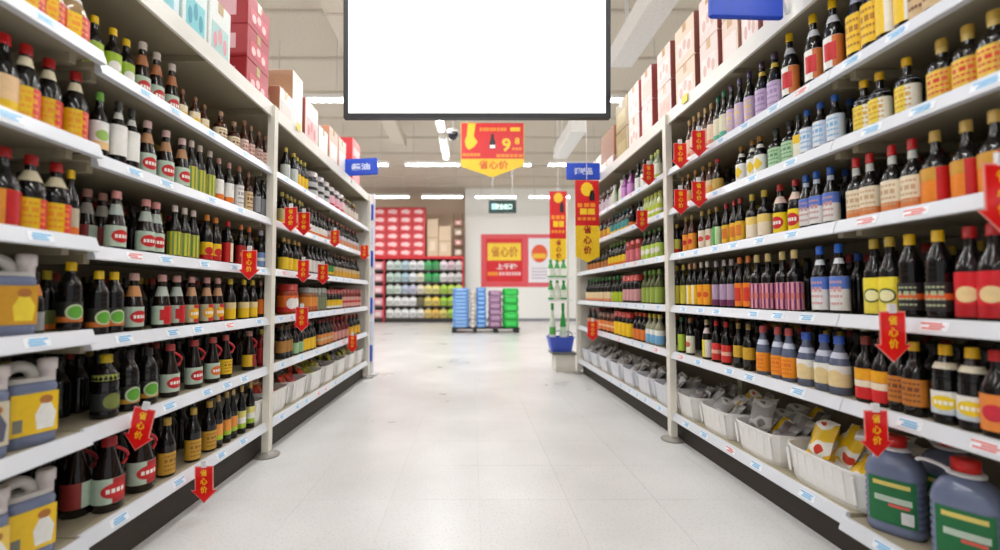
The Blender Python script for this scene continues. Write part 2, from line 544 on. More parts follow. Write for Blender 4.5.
    if handle:
        mb = MB()
        pts = []
        for k in range(9):
            t = k/8; a = math.pi*t
            z = H*(.56 + .27*t)
            r = R*(.95 - .5*t) + .028*math.sin(a)
            pts.append((r, 0, z))
        mb.tube(pts, .006, 8)
        out.append(('handle', mb.mesh('handle', plastic(handle)), None))
    _bt[key] = out
    return out
ROWN = ['top', 'second', 'third', 'fourth', 'fifth', 'bottom']
GROUPS = {}
def run(s, row, xs, ytop, look, style, D, gl, cap, label=None, emb=None, neck=None, n=2.0, inset=None, yaw=22, handle=None, cat='bottle', LA=120, H=None, name='sauce_bottle'):
    D = D*(.84 if s > 0 else .88)
    if isinstance(xs, tuple):                    # (x0, x1, count): even steps along the shelf
        x0, x1, k = xs
        g = D/2 + .03 if inset is None else inset
        ya, yb = Y_at(s, x0, g, SHELF[s][row]+.12), Y_at(s, x1, g, SHELF[s][row]+.12)
        Ys = [ya + (yb-ya)*i/max(1, k-1) for i in range(k)]
    else:
        g = D/2 + .03 if inset is None else inset
        Ys = [Y_at(s, x, g, SHELF[s][row]+.12) for x in xs]
    if H is None:
        H = z_at(ytop, Ys[0]) - shelf_z(s, row, Ys[0])
    above = (SHELF[s][row-1] if row else TOP[s]) - SHELF[s][row]
    Hc = min(max(H, .11), above - .075)
    if abs(Hc-H) > .03: print('height', s, row, look, round(H,3), '->', round(Hc,3))
    H = round(Hc/.005)*.005
    parts = bottle_parts(style, H, D, gl, cap, label, tuple(emb) if emb else None, neck, n, handle, LA)
    side = 'left' if s < 0 else 'right'
    order = sorted(range(len(Ys)), key=lambda i: Ys[i])
    far = Ys[order[0]] > UNITS[s][2][0]
    bay = ('far ' if far else '') + side
    for rank, i in enumerate(order):
        Y = Ys[i]
        z = shelf_z(s, row, Y)
        if len(Ys) == 1: lab = f'{look}, {ROWN[row]} row of {bay} rack'
        else: lab = f'{look}, {ORD[rank]}nearest, {ROWN[row]} row of {bay} rack'
        jit = random.uniform(-7, 7)
        rot = s*(B + math.radians(-90 + yaw + jit))
        t = thing(name, lab, cat, place(s, Y, g + random.uniform(-.004, .006), z), (0,0,rot), f'{cat}s on the {ROWN[row]} row of the {bay} rack')
        made = []
        for nm, me, par in parts:
            made.append(obj(nm, me, t if par is None else made[par]))

DK = (26, 15, 11); DK2 = (14, 12, 13); AMB = (66, 28, 10); GR = (18, 28, 16); PETB = (96, 104, 128); CLR = (120, 116, 110)
RED = (198, 24, 28); YEL = (240, 196, 20); GOLD = (196, 150, 50); CRE = (238, 222, 186); WHT = (238, 236, 230); ORA = (232, 120, 24)
BLU = (24, 84, 176); GRN = (40, 140, 56); LIM = (164, 196, 40); PUR = (112, 40, 104); PNK = (226, 150, 158); LAV = (206, 182, 214); MIN = (176, 212, 170)
PAL = (190, 210, 190); BRN = (120, 72, 36); TEA = (60, 160, 150); TAN = (214, 170, 96); BLK = (22, 20, 22)
# ---- left rack, near and middle bays
run(-1,0,[24,46,68],None,'round clear jar with yellow and red label','dome',.12,(150,120,84),(226,222,214),(YEL,.06,.62),[('side',RED),('text',(240,150,40))],H=.17,inset=.075,cat='jar',name='sauce_jar')
run(-1,0,[95,112,127],17,'dark bottle with yellow cap and green label','slim',.068,DK2,YEL,(LIM,.10,.55),[('disc',WHT)],inset=.115)
run(-1,0,[142,156,171],43,'dark bottle with white cap and red oval label','cone',.072,DK,(228,214,204),(PAL,.08,.42),[('oval',RED)],neck=((176,110,66),.60,.78),inset=.115)
run(-1,0,[183,194,205],90,'small amber bottle with cream and teal label','slim',.056,AMB,BRN,(CRE,.08,.55),[('low',TEA),('mid',YEL)],inset=.10)
run(-1,0,[220,234],112,'wide brown bottle with cream label','shoulder',.078,AMB,(170,130,100),(CRE,.10,.52),[('text',BRN)],inset=.10)
run(-1,0,[244,251,258,264],121,'brown bottle with pale pink label','slim',.062,AMB,(150,104,76),((236,208,196),.08,.52),[('text',(190,120,110))],inset=.10)
run(-1,1,[3],None,'dark bottle with peach label at the picture edge','slim',.085,DK2,RED,((240,200,150),.10,.50),[('low',YEL)],H=.265)
run(-1,1,[23,49,73],41,'dark bottle with red cap and bright yellow label','slim',.082,DK2,(176,26,24),(YEL,.05,.46),[('side',(222,50,40)),('text',(236,160,20))],neck=((236,224,190),.72,.84))
run(-1,1,[100],86,'green-capped dark bottle with white herb label','slim',.066,DK2,(120,180,70),(WHT,.16,.56),[('disc',(150,190,90)),('low',(240,200,140))])
run(-1,1,[117,131],97,'black-capped dark bottle with plain white label','slim',.064,DK2,(54,54,50),(WHT,.16,.62),None,neck=((216,214,206),.72,.82))
run(-1,1,[148,166,181],122,'dark bottle with pink-white cap and red oval label','cone',.076,DK,(232,196,190),(PAL,.08,.42),[('oval',RED)],neck=((190,140,96),.60,.78))
run(-1,1,[190,199,209],137,'dark bottle with striped yellow-green label','slim',.064,DK2,(220,204,190),((214,196,60),.06,.50),[('stripes',(110,150,70))])
run(-1,1,[219,228],158,'dark bottle with white and orange label','slim',.062,DK2,(200,150,140),(WHT,.08,.52),[('low',ORA)])
run(-1,1,[238],165,'dark bottle with tall white label','slim',.062,DK2,(180,120,90),(WHT,.06,.56),[('text',(170,160,160))])
run(-1,1,[248],170,'brown bottle with beige label','shoulder',.066,AMB,(150,100,70),((224,196,150),.06,.52),[('text',BRN)])
run(-1,1,[257,263],176,'black bottle with grey label','slim',.058,BLK,BLK,((150,150,156),.10,.5),None)
run(-1,2,[2],None,'dark bottle with red-orange label at picture edge','slim',.09,DK2,(160,24,22),((236,150,40),.06,.48),[('half',RED)],H=.26)
run(-1,2,[29,54],140,'large dark bottle with red cap and yellow label','slim',.088,DK2,(176,26,24),(YEL,.05,.44),[('side',(222,50,40)),('text',(236,150,20))],neck=((226,214,180),.66,.80))
run(-1,2,[71],170,'slim dark bottle with yellow cap and pale label','slim',.056,DK2,YEL,((196,186,160),.06,.44),[('low',ORA)])
run(-1,2,[117,146,156],192,'dark bottle with red-white cap and red oval label','cone',.076,DK,(222,150,144),(PAL,.08,.42),[('oval',RED)],neck=((186,196,186),.60,.78))
run(-1,2,[86,101],None,'set-back dark bottle with pink cap and red label','cone',.072,DK,(206,150,140),((150,50,48),.08,.42),[('half',PAL)],neck=((176,170,160),.60,.78),inset=.17,H=.235)
run(-1,2,[175,184,193],200,'dark bottle with white cap and yellow-green stripes','slim',.062,DK2,(224,206,196),((212,196,56),.06,.50),[('stripes',(110,150,70))])
run(-1,2,[207,216],209,'dark bottle with orange cap and yellow-red label','slim',.066,DK2,(220,130,30),(YEL,.06,.42),[('low',RED),('disc',RED)])
run(-1,2,[228],219,'dark bottle with red cap and red label','slim',.062,DK2,RED,(RED,.06,.5),[('half',CRE)])
run(-1,2,[241,249],223,'dark bottle with orange cap and deep red label','slim',.06,DK2,(210,110,40),((176,30,26),.06,.5),[('disc',ORA)])
run(-1,2,[260],227,'dark bottle with pale blue label','slim',.07,DK2,(190,190,200),((120,150,200),.06,.42),[('mid',(230,236,240))])
run(-1,3,[37],272,'slim bottle with orange neck label','long',.05,DK2,BLK,((150,150,150),.06,.36),None,neck=((220,130,50),.62,.80))
run(-1,3,[70,97,113],258,'dark plastic bottle with yellow cap and green label','pet',.076,DK2,YEL,((30,34,26),.13,.42),[('ring',(196,208,170),(96,168,52)),('low',(200,110,40))])
run(-1,3,[46],None,'set-back dark plastic bottle with yellow cap','pet',.07,DK2,(206,180,30),((120,130,60),.13,.41),[('low',ORA)],inset=.15,H=.225)
run(-1,3,[135],259,'dark bottle with white cap and big red oval','cone',.08,DK,(214,170,160),(PAL,.08,.42),[('oval',RED)],neck=((216,150,90),.60,.78))
run(-1,3,[161,177],262,'dark bottle with square red panel label','cone',.078,DK,(210,160,150),(PAL,.08,.42),[('panel',RED),('half',RED)],neck=((190,200,190),.60,.78))
run(-1,3,[192,206,217],267,'dark bottle with red and yellow splash label','cone',.07,DK,(206,150,140),((200,196,160),.06,.42),[('oval',(236,176,30)),('half',RED)],neck=((200,150,110),.60,.78))
run(-1,3,[230,243,252],274,'dark bottle with yellow cap and yellow label','slim',.068,DK2,(206,176,40),(YEL,.05,.44),[('top',(230,206,150))])
run(-1,3,[261],280,'green bottle with orange label','slim',.05,GR,(170,120,100),(ORA,.1,.5),None)
run(-1,4,[106],344,'big dark ribbed bottle with yellow cap','pet',.098,DK2,(216,186,30),((40,44,40),.14,.40),[('disc',(120,130,60))],neck=((150,160,70),.60,.69))
run(-1,4,[129,148],345,'dark ribbed plastic bottle with green oval label','pet',.085,DK2,(40,34,34),((30,34,26),.13,.42),[('ring',(190,204,170),(96,168,52)),('low',(190,140,40))])
run(-1,4,[170,195],336,'dark bottle with red handle and red oval label','cone',.086,DK,(190,70,70),(PAL,.10,.44),[('oval',RED)],handle=(190,24,34))
run(-1,4,[212],334,'dark bottle with red handle and orange oval','cone',.08,DK,(190,80,76),(PAL,.10,.44),[('oval',(226,110,40))],handle=(190,24,34))
run(-1,4,[226],332,'dark bottle with red handle and yellow label','cone',.076,DK,(190,80,76),(YEL,.10,.44),[('text',(180,120,20))],handle=(190,24,34))
run(-1,4,[249],327,'dark bottle with red handle and yellow-red label','cone',.084,DK,(190,140,130),((236,190,40),.10,.40),[('half',(150,24,34))],handle=(190,24,34))
run(-1,4,[262],328,'small red bottle with yellow cap','slim',.05,(150,20,22),(216,186,60),((180,30,30),.1,.5),None)
run(-1,5,[108,141],None,'large dark jug bottle with red handle, red oval','cone',.112,DK,(170,40,44),(PAL,.12,.46),[('oval',RED),('half',(170,28,30))],handle=(190,24,34),H=.265)
run(-1,5,[76],None,'set-back jug bottle with red panel label','cone',.105,DK,(150,40,44),((150,50,46),.12,.46),[('half',PAL)],handle=(150,24,34),H=.265,inset=.16)
run(-1,5,[168,193,210],None,'dark bottle with tan cap and golden label','slim',.078,DK2,(196,160,70),((206,158,50),.05,.42),[('text',(150,104,30))],H=.25)
run(-1,5,[217,226,233],394,'small dark bottle with orange and green label','slim',.056,DK2,(180,150,90),((230,150,60),.16,.46),[('low',LIM)])
run(-1,5,[241,250],385,'small dark bottle with white and green label','slim',.058,DK2,(190,160,90),(WHT,.12,.48),[('low',LIM),('top',(226,216,120))])
# ---- left rack, far bay
run(-1,0,(286,293,2),None,'dark bottle with yellow cap and white label','slim',.075,DK2,(206,180,60),((206,212,206),.06,.5),None,H=.25)
run(-1,0,(297,304,3),None,'dark bottle with broad yellow label','slim',.07,DK2,(206,190,70),(YEL,.06,.45),None,H=.24)
run(-1,0,(309,322,3),None,'wide black tub with grey label','jar',.16,BLK,(206,196,196),((196,196,196),.1,.6),[('mid',BLK)],H=.22,cat='tub',name='sauce_tub')
run(-1,0,(327,337,3),None,'wide black tub with pink label','jar',.15,BLK,(196,186,186),((232,176,190),.1,.6),[('low',RED)],H=.2,cat='tub',name='sauce_tub')
run(-1,0,(341,355,6),None,'small bottle with pale mixed label','slim',.08,AMB,(190,170,120),((214,204,190),.06,.55),[('low',(220,120,80))],H=.2)
run(-1,1,(282,302,6),None,'dark bottle with pale yellow label','slim',.07,DK2,(196,176,90),((206,196,130),.06,.5),[('low',YEL)],H=.24)
run(-1,1,(308,324,6),None,'dark bottle with white and orange label','slim',.075,DK2,(90,50,36),(WHT,.08,.4),[('low',ORA)],H=.23)
run(-1,1,(328,355,9),None,'dark bottle with orange base label','slim',.085,DK2,(150,90,70),((216,150,110),.06,.45),[('top',(206,206,216))],H=.23)
run(-1,2,(283,298,4),None,'dark bottle with gold cap and yellow label','slim',.08,DK2,(190,160,90),((236,200,40),.06,.42),None,H=.25)
run(-1,2,(307,320,4),None,'dark bottle with white label','slim',.075,DK2,BLK,(WHT,.1,.5),None,H=.24)
run(-1,2,(324,330,3),None,'dark bottle with green label','slim',.075,DK2,BLK,(GRN,.1,.45),[('low',YEL)],H=.23)
run(-1,2,(334,356,8),None,'dark bottle with yellow-orange label','slim',.085,DK2,(120,80,50),((226,170,60),.06,.45),[('top',(214,190,150))],H=.23)
run(-1,3,(286,289,2),None,'big jar with red lid and orange label','jar',.14,(170,60,20),(196,44,34),((232,110,34),.1,.62),[('disc',WHT),('low',RED)],H=.22,cat='jar',name='sauce_jar')
run(-1,3,(304,311,3),None,'big jar with grey lid and orange label','jar',.13,(150,84,30),(150,150,144),((226,140,40),.1,.62),[('low',(176,70,30))],H=.2,cat='jar',name='sauce_jar')
run(-1,3,(316,321,3),None,'grey ribbed tin','jar',.10,(120,124,110),(140,144,130),((150,160,110),.1,.6),[('stripes',(90,96,80))],H=.2,cat='tin',name='food_tin')
run(-1,3,(326,338,5),None,'dark jar with yellow and white label','jar',.09,DK2,(160,40,36),(YEL,.1,.5),[('low',WHT)],H=.19,cat='jar',name='sauce_jar')
run(-1,3,(342,357,6),None,'jar with red lid and pink label','jar',.095,(120,40,30),(170,50,44),((226,170,160),.1,.6),[('mid',RED)],H=.2,cat='jar',name='sauce_jar')
run(-1,4,(281,288,3),None,'black bottle with amber label','slim',.08,BLK,(90,70,40),((170,120,50),.2,.55),None,H=.25)
run(-1,4,(294,299,2),None,'dark bottle with green and white label','slim',.075,DK2,(150,30,34),((150,190,140),.06,.4),None,H=.25)
run(-1,4,(302,312,4),None,'dark bottle with broad yellow label','slim',.08,DK2,(50,50,50),(YEL,.06,.45),None,H=.25)
run(-1,4,(319,330,4),None,'dark bottle with orange and tan label','slim',.08,DK2,(120,40,40),((220,140,70),.06,.45),[('mid',(210,190,150))],H=.24)
run(-1,4,(333,345,4),None,'red-brown bottle with pink label','slim',.085,(110,20,20),(170,30,34),((226,160,150),.06,.4),None,H=.24)
run(-1,4,(349,357,3),None,'dark bottle with red cap and yellow label','slim',.085,DK2,(150,24,30),((236,180,40),.06,.45),None,H=.23)
# ---- right rack, near and middle bays
run(1,0,(690,712,5),121,'small brown-capped bottle with cream label','slim',.062,AMB,(160,120,50),((232,206,180),.06,.52),[('low',(226,150,120))])
run(1,0,[718,725],97,'green-capped bottle with cream and green label','slim',.066,DK2,(30,100,70),((226,220,190),.06,.52),[('low',(90,180,150))])
run(1,0,[732,741,750],86,'dark-capped bottle with lavender label','slim',.066,DK2,(70,50,84),(LAV,.06,.52),[('text',(230,206,120))])
run(1,0,[763,775],62,'big dark bottle with lavender poster label','slim',.08,DK2,(60,46,60),(LAV,.05,.50),[('text',(170,140,190))],neck=((216,186,60),.74,.82))
run(1,0,[791,815,834],33,'dark bottle with yellow cap and red-white label','slim',.08,DK2,(236,190,20),(WHT,.10,.50),[('panel',RED),('side',(200,110,50))],neck=((196,196,200),.68,.78))
run(1,0,[856,872],None,'dark bottle with tall yellow label','slim',.076,DK2,(80,60,60),(YEL,.12,.58),[('text',(180,120,20))],H=.33,neck=((150,150,170),.72,.84))
run(1,0,[886,905],None,'dark bottle with yellow label and white edge','slim',.074,DK2,(80,60,60),(YEL,.12,.58),[('side',WHT)],H=.33)
run(1,0,[920,936],None,'brown bottle with beige label','slim',.078,AMB,BRN,((206,176,130),.08,.58),[('text',BRN)],H=.33)
run(1,1,(683,711,5),None,'small brown bottle with orange label','slim',.062,AMB,(170,130,60),((232,170,90),.06,.46),[('top',(226,200,150))],H=.225)
run(1,1,[718],148,'red-capped bottle with gold label','slim',.07,DK,(176,30,34),((196,160,70),.10,.42),None)
run(1,1,[741,752,760],130,'brown-capped bottle with yellow diamond on white','slim',.07,DK2,(150,100,30),(WHT,.08,.52),[('diam',(236,200,30))],neck=((220,216,206),.70,.80))
run(1,1,[776,790],116,'black-capped bottle with mint green label','shoulder',.088,DK2,(34,40,34),(MIN,.08,.52),[('text',(110,150,120))])
run(1,1,[798],100,'thin bottle with white and yellow label','slim',.056,DK2,(34,50,34),((230,226,206),.06,.55),[('top',YEL)])
run(1,1,[808,822,836],88,'tall dark bottle with blue cap and white label','slim',.068,DK2,(24,80,160),((226,230,236),.10,.60),[('side',(196,206,226)),('text',(120,180,220))])
run(1,1,[851],None,'set-back dark bottle with blue cap','slim',.066,DK2,(18,60,120),None,None,inset=.15,H=.24)
run(1,1,[864,879,906],61,'dark bottle with yellow cap and yellow-white label','shoulder',.078,DK2,(220,170,20),((240,214,70),.10,.52),[('side',WHT),('text',(216,160,30))],neck=((170,176,190),.60,.68))
run(1,1,[942,968,996],17,'dark bottle with gold cap and red-printed yellow label','shoulder',.086,DK2,(186,150,60),((232,190,60),.08,.50),[('text',(210,44,30)),('side',(206,160,50))],neck=((200,170,90),.78,.86))
run(1,2,[677],None,'small bottle with yellow-green label','slim',.054,DK2,(196,170,60),((200,200,80),.06,.5),[('low',RED)],H=.215)
run(1,2,[687,693],213,'small bottle with orange label','slim',.06,AMB,(150,130,60),((236,150,40),.06,.5),[('disc',RED)])
run(1,2,[703,709],208,'small bottle with white and red label','slim',.058,DK2,(170,140,60),((236,220,196),.06,.5),[('disc',(214,70,60))])
run(1,2,[717],206,'small bottle with bright green label','slim',.058,DK2,(170,130,60),((60,170,60),.06,.5),[('side',(200,226,180))])
run(1,2,[726,734,741],203,'small bottle with red cap and golden label','slim',.06,DK2,(160,30,34),((230,180,40),.06,.48),[('panel',(214,120,30))])
run(1,2,[753,765],190,'dark bottle with yellow cap and cream label','shoulder',.074,DK2,(206,176,50),((236,220,196),.06,.50),[('top',(236,206,110))])
run(1,2,[781,796],175,'dark bottle with red cap and yellow-red label','slim',.074,DK2,(170,34,30),((246,214,20),.05,.44),[('oval',RED)],neck=((226,196,180),.62,.76))
run(1,2,[807,818,830],168,'dark bottle with blue cap and blue-white label','slim',.066,DK2,(26,84,170),((230,226,222),.08,.56),[('top',(90,120,200)),('text',(200,150,150))],neck=((190,200,216),.78,.86))
run(1,2,[846],None,'set-back dark bottle with navy cap','slim',.066,DK2,(20,60,130),None,None,inset=.15,H=.245)
run(1,2,[857,871,894,913],150,'long-necked bottle with red cap and cream label','long',.076,DK2,(196,30,30),((236,222,196),.05,.48),[('low',(220,130,70)),('text',(206,170,130))],neck=((196,196,190),.72,.84))
run(1,2,[937,967,997],123,'long-necked bottle with gold cap and orange label','long',.086,DK2,(206,170,90),((232,130,24),.05,.50),[('side',RED),('top',(206,150,50))])
run(1,3,(677,684,2),265,'small bottle with yellow-green label and yellow cap','slim',.058,GR,(190,160,60),((206,190,60),.06,.5),None)
run(1,3,[690,695],263,'small bottle with pale cream label','slim',.058,DK2,(196,150,110),(CRE,.06,.5),[('side',YEL)])
run(1,3,[702,708],262,'small bottle with orange sun label','slim',.06,DK2,(200,190,180),((240,160,20),.06,.5),[('disc',(214,80,30))])
run(1,3,[716,724,731],261,'small bottle with mauve label','slim',.06,DK2,(170,160,160),((176,150,176),.06,.5),[('low',(110,40,84))])
run(1,3,[740,749],257,'bottle with orange cap and orange-red label','slim',.064,DK2,(210,120,50),((236,130,30),.06,.5),[('panel',(206,50,36))])
run(1,3,[758,768,783,796],254,'bottle with cream cap and pink-purple label','shoulder',.076,DK2,(226,200,130),((232,160,166),.04,.48),[('stripes',PUR),('mid',(226,130,110))])
run(1,3,[821,839],246,'bottle with bright blue cap and white label','slim',.074,DK2,(24,100,206),((232,230,230),.06,.54),[('top',(92,126,206)),('text',(216,160,160))],neck=((216,220,226),.72,.80))
run(1,3,[858],None,'set-back dark bottle with dull blue cap','slim',.066,DK2,(18,70,150),None,None,inset=.16,H=.245)
run(1,3,[874,892],238,'bottle with olive cap and round-badge yellow label','slim',.078,DK2,(186,156,50),((238,220,80),.04,.50),[('ring',(70,90,40),(240,234,180)),('top',(246,226,60))])
run(1,3,[910,941],234,'black bottle with yellow cap and orange stripe','pet',.08,DK2,(236,190,20),((40,36,36),.10,.42),[('mid',(226,100,40)),('text',(180,190,150))])
run(1,3,[970,996],224,'bottle with red cap and bright red label','slim',.086,DK2,(190,24,30),((214,24,36),.05,.52),[('disc',(236,206,150)),('low',(180,16,26))])
run(1,4,[682],313,'small bottle with lime label','slim',.058,GR,(40,110,50),((176,200,60),.06,.52),None)
run(1,4,[691],314,'small bottle with white label and red mark','slim',.062,DK2,(150,110,60),((236,234,206),.06,.52),[('disc',(206,90,80))])
run(1,4,[707],315,'small bottle with yellow label and white neck','slim',.062,DK2,(190,170,130),((236,214,70),.06,.50),[('side',WHT)],neck=((226,206,200),.66,.80))
run(1,4,[717,727],319,'small red-capped bottle with red label','slim',.062,DK2,(196,30,30),((214,50,44),.06,.46),[('mid',(236,180,160))])
run(1,4,[738,749],318,'dark bottle with gold band label','slim',.066,DK2,(150,120,60),((206,160,40),.24,.50),None)
run(1,4,[764,779,790],325,'blue-grey plastic bottle with orange label','squat',.074,PETB,(190,80,80),((240,150,30),.08,.46),[('text',(226,110,20))],neck=((206,210,226),.62,.72))
run(1,4,[806,824,839],332,'blue-grey plastic bottle with cream label','squat',.088,PETB,(60,100,200),((238,214,160),.14,.50),[('top',(240,238,232)),('disc',(232,206,150))],neck=((206,210,226),.62,.72))
run(1,4,[866,882],330,'dark bottle with red-yellow striped label','slim',.08,DK2,(130,50,36),((214,30,34),.06,.52),[('top',(240,170,20)),('mid',(240,226,200))])
run(1,4,[899,916],334,'dark bottle with yellow cap and amber label','slim',.076,DK2,(220,170,30),((196,120,40),.14,.50),[('text',(120,60,24))])
run(1,4,[946,973],336,'dark bottle with yellow cap and white-yellow label','pet',.084,DK2,(232,180,20),(WHT,.13,.42),[('oval',(240,206,20)),('low',(200,210,220))],neck=((226,216,190),.70,.78))
run(1,4,[999],338,'dark bottle with red cap and orange-red label','slim',.084,DK2,(196,30,30),((236,140,60),.08,.50),[('disc',(206,40,60))])
# ---- right rack, far bay
run(1,0,(594,612,6),None,'small bottle with pale lavender label','slim',.08,AMB,(190,180,180),((216,206,220),.06,.55),None,H=.22)
run(1,0,(615,622,2),None,'pale green plastic bottle','squat',.085,(196,206,180),(206,206,200),((206,216,190),.1,.5),None,H=.22)
run(1,0,(625,631,2),None,'purple bottle with dark neck','slim',.09,(140,60,130),BLK,((206,140,206),.06,.5),None,H=.25)
run(1,0,(639,645,2),None,'black bottle with white label','slim',.08,DK2,BLK,(WHT,.1,.5),None,H=.25)
run(1,0,(652,659,3),None,'pale bottle with green label','slim',.075,(150,160,130),(180,190,90),((220,226,206),.06,.55),[('low',LIM)],H=.24)
run(1,1,(592,610,6),None,'small bottle with yellow and orange label','slim',.08,DK2,(150,60,90),((226,180,60),.06,.5),[('low',ORA)],H=.2)
run(1,1,(614,628,5),None,'small bottle with teal label','slim',.08,DK2,(60,110,110),((70,150,150),.06,.5),[('low',YEL)],H=.2)
run(1,1,(633,640,2),None,'black bottle with orange base','slim',.08,DK2,BLK,(ORA,.06,.25),None,H=.22)
run(1,1,(646,660,5),None,'lime and white plastic bottle','squat',.085,(206,216,150),(206,216,90),((190,206,60),.06,.52),[('mid',WHT)],H=.22)
run(1,2,(590,608,6),None,'dark bottle with brown and gold label','slim',.08,DK2,(70,50,40),((190,120,60),.06,.4),None,H=.2)
run(1,2,(612,626,5),None,'dark bottle with yellow label and green cap','slim',.08,DK2,(110,150,50),((236,200,30),.06,.42),[('low',ORA)],H=.23)
run(1,2,(630,640,3),None,'red-lidded jar with pink label','jar',.10,(150,50,40),(190,60,60),((214,110,120),.1,.6),None,H=.2,cat='jar',name='sauce_jar')
run(1,2,(646,660,4),None,'dark bottle with lime flower label','slim',.085,DK2,(70,110,40),((190,216,90),.06,.5),[('disc',WHT)],H=.24)
run(1,3,(589,611,8),None,'dark bottle with green cap and cream label','slim',.082,DK2,(50,120,50),((238,214,170),.04,.4),[('low',(240,150,110))],H=.26)
run(1,3,(615,623,3),None,'dark bottle with green and yellow label','slim',.082,DK2,(50,120,50),((180,200,40),.04,.4),None,H=.26)
run(1,3,(628,640,4),None,'dark jar with red lid and white label','jar',.11,DK2,(196,60,50),((206,150,150),.1,.5),None,H=.25,cat='jar',name='sauce_jar')
run(1,3,(646,660,4),None,'olive bottle with green cap','slim',.085,(70,80,30),(110,150,50),((150,170,70),.06,.5),None,H=.27)
run(1,4,(590,600,3),None,'dark bottle with magenta cap and peach label','slim',.08,DK2,(130,30,60),((230,160,110),.06,.5),None,H=.23)
run(1,4,(603,615,4),None,'jar with brown lid and orange label','jar',.10,AMB,(120,70,40),((230,130,70),.1,.6),[('mid',(240,206,150))],H=.2,cat='jar',name='sauce_jar')
run(1,4,(619,632,4),None,'jar with red lid and bright yellow label','jar',.105,DK2,(196,50,36),((246,200,10),.06,.58),None,H=.23,cat='jar',name='sauce_jar')
run(1,4,(637,645,3),None,'dark bottle with orange-red label','slim',.085,DK2,(206,80,40),((226,120,40),.06,.42),None,H=.26)
run(1,4,(650,660,3),None,'pale bottle with blue-white label','slim',.085,(150,150,120),(206,190,60),((120,180,220),.06,.5),[('top',WHT)],H=.26)

# ---- rows standing behind the front rows, too hidden to count
def back_rows(s, rows):
    mb = MB(); rr = random.Random(11 + s)
    p, (cr, cz) = PROF['slim']
    for row in rows:
        gap = (SHELF[s][row-1] if row else TOP[s]) - SHELF[s][row]
        for inset in (.235, .325, .41):
            Y = .95 + rr.random()*.05
            while Y < (UNITS[s][2][1] if row < 5 else UNITS[s][1][1]) - .08:
                if all(abs(Y-u[1]) > .05 for u in UNITS[s]) and not (row == 5 and Y > 2.45):
                    H = min(.235 + rr.random()*.03, gap-.085); R = .034
                    x, y, z = place(s, Y, inset, shelf_z(s, row, Y))
                    mb.lathe([(r*R, q*H) for r, q in p[1:]], 10, c=(x, y, z), mi=rr.choice((0,0,1)))
                    mb.lathe([(R*.44, cz*H), (R*.44, H-.003), (R*.36, H)], 8, c=(x, y, z), mi=rr.choice((2,3,4,0,0)))
                Y += .074 + rr.random()*.012
    side = 'left' if s < 0 else 'right'
    o = obj('bottle_backstock', mb.mesh('bottle_backstock', [glass(DK2), glass(DK), plastic((150,40,36)), plastic((170,140,50)), plastic((60,60,60))]))
    tag(o, f'dark bottles in shadow behind the front rows, {side} rack', 'bottles', kind='stuff')
back_rows(-1, (1,2,3,4,5)); back_rows(1, (0,1,2,3,4))

# ------------------------------------------------------------------ big plastic jugs
def ring_se(w, d, z, n=5.0, seg=24, cx=0, cy=0):
    return [(cx + w/2*rad(2*math.pi*i/seg, n)*math.cos(2*math.pi*i/seg), cy + d/2*rad(2*math.pi*i/seg, n)*math.sin(2*math.pi*i/seg), z) for i in range(seg)]
jug_body = M((112,122,150), .22, grain=.08, scale=12)
jug_top = M((206,202,196), .35)
def flat_jug(s, px, row, label, lab_c, fig_c, W=.125, Dp=.11, H=.18, inset=.07, yaw=22):
    Y = Y_at(s, px, inset, SHELF[s][row]+.1)
    t = thing('plastic_jug', label, 'jug', place(s, Y, inset, shelf_z(s, row, Y)), (0,0,s*(B+math.radians(-90+yaw))), 'big plastic jugs')
    mb = MB()
    prof = [(.92,0),(1,.03),(1,.16),(.985,.18),(.985,.86),(1,.88),(1,.93),(.93,.985),(.80,1.0)]
    mb.loft([ring_se(W*a, Dp*a, H*b) for a, b in prof])
    obj('body', mb.mesh('body', jug_body), t)
    far = 1 if s < 0 else -1
    mb = MB()                                                   # moulded carry handle
    path = []
    for k in range(11):
        a = math.pi*k/10
        path.append((-far*.022 - math.cos(a)*W*.30, 0, H-.004 + math.sin(a)**.7*.052))
    mb.tube(path, [.017]*11, 10)
    mb.loft([ring_se(W*.9, Dp*.8, H-.006), ring_se(W*.86, Dp*.6, H+.012)])
    obj('handle', mb.mesh('handle', jug_top), t)
    mb = MB().lathe([(.02,H-.005),(.02,H+.03),(.024,H+.031),(.024,H+.062),(.020,H+.066)], 14, c=(far*W*.36,-.01,0))
    obj('cap', mb.mesh('cap', M((216,206,204), .35)), t)
    mb = MB(); y = -Dp/2*.985-.001
    mb.box(-W*.44, W*.44, y-.0008, y+.004, H*.20, H*.84)
    lb = obj('label', mb.mesh('label', paper(lab_c)), t)
    mb = MB(); y -= .0012                                       # pale figure with a dark round head
    mb.poly([(.005,H*.26),(.045,H*.26),(.05,H*.5),(.036,H*.66),(.014,H*.66),(.0,H*.5)], y, y+.0006)
    obj('figure_print', mb.mesh('figure_print', paper(fig_c)), lb)
    mb = MB(); mb.poly([(.025+.016*math.cos(2*math.pi*i/12), H*.72+.013*math.sin(2*math.pi*i/12)) for i in range(12)], y, y+.0006)
    obj('emblem', mb.mesh('emblem', paper((176,110,50))), lb)
    mb = MB(); mb.box(-.05,-.028, y, y+.0006, H*.26, H*.46)
    obj('print_panel', mb.mesh('print_panel', paper((120,120,110))), lb)
    return t
flat_jug(-1, 25, 4, 'blue-grey jug with yellow label and white handle on the left fifth shelf', (240,196,30), WHT, H=.188)
flat_jug(-1, -29, 4, 'blue-grey jug cut by the left picture edge on the fifth shelf', (206,196,170), (90,90,110), H=.188)
flat_jug(-1, 23, 5, 'blue-grey jug with yellow label on the left bottom shelf', (240,196,30), WHT, H=.188)
flat_jug(-1, -29, 5, 'blue-grey jug with pale yellow label at the lower left corner', (236,200,90), WHT, H=.188)
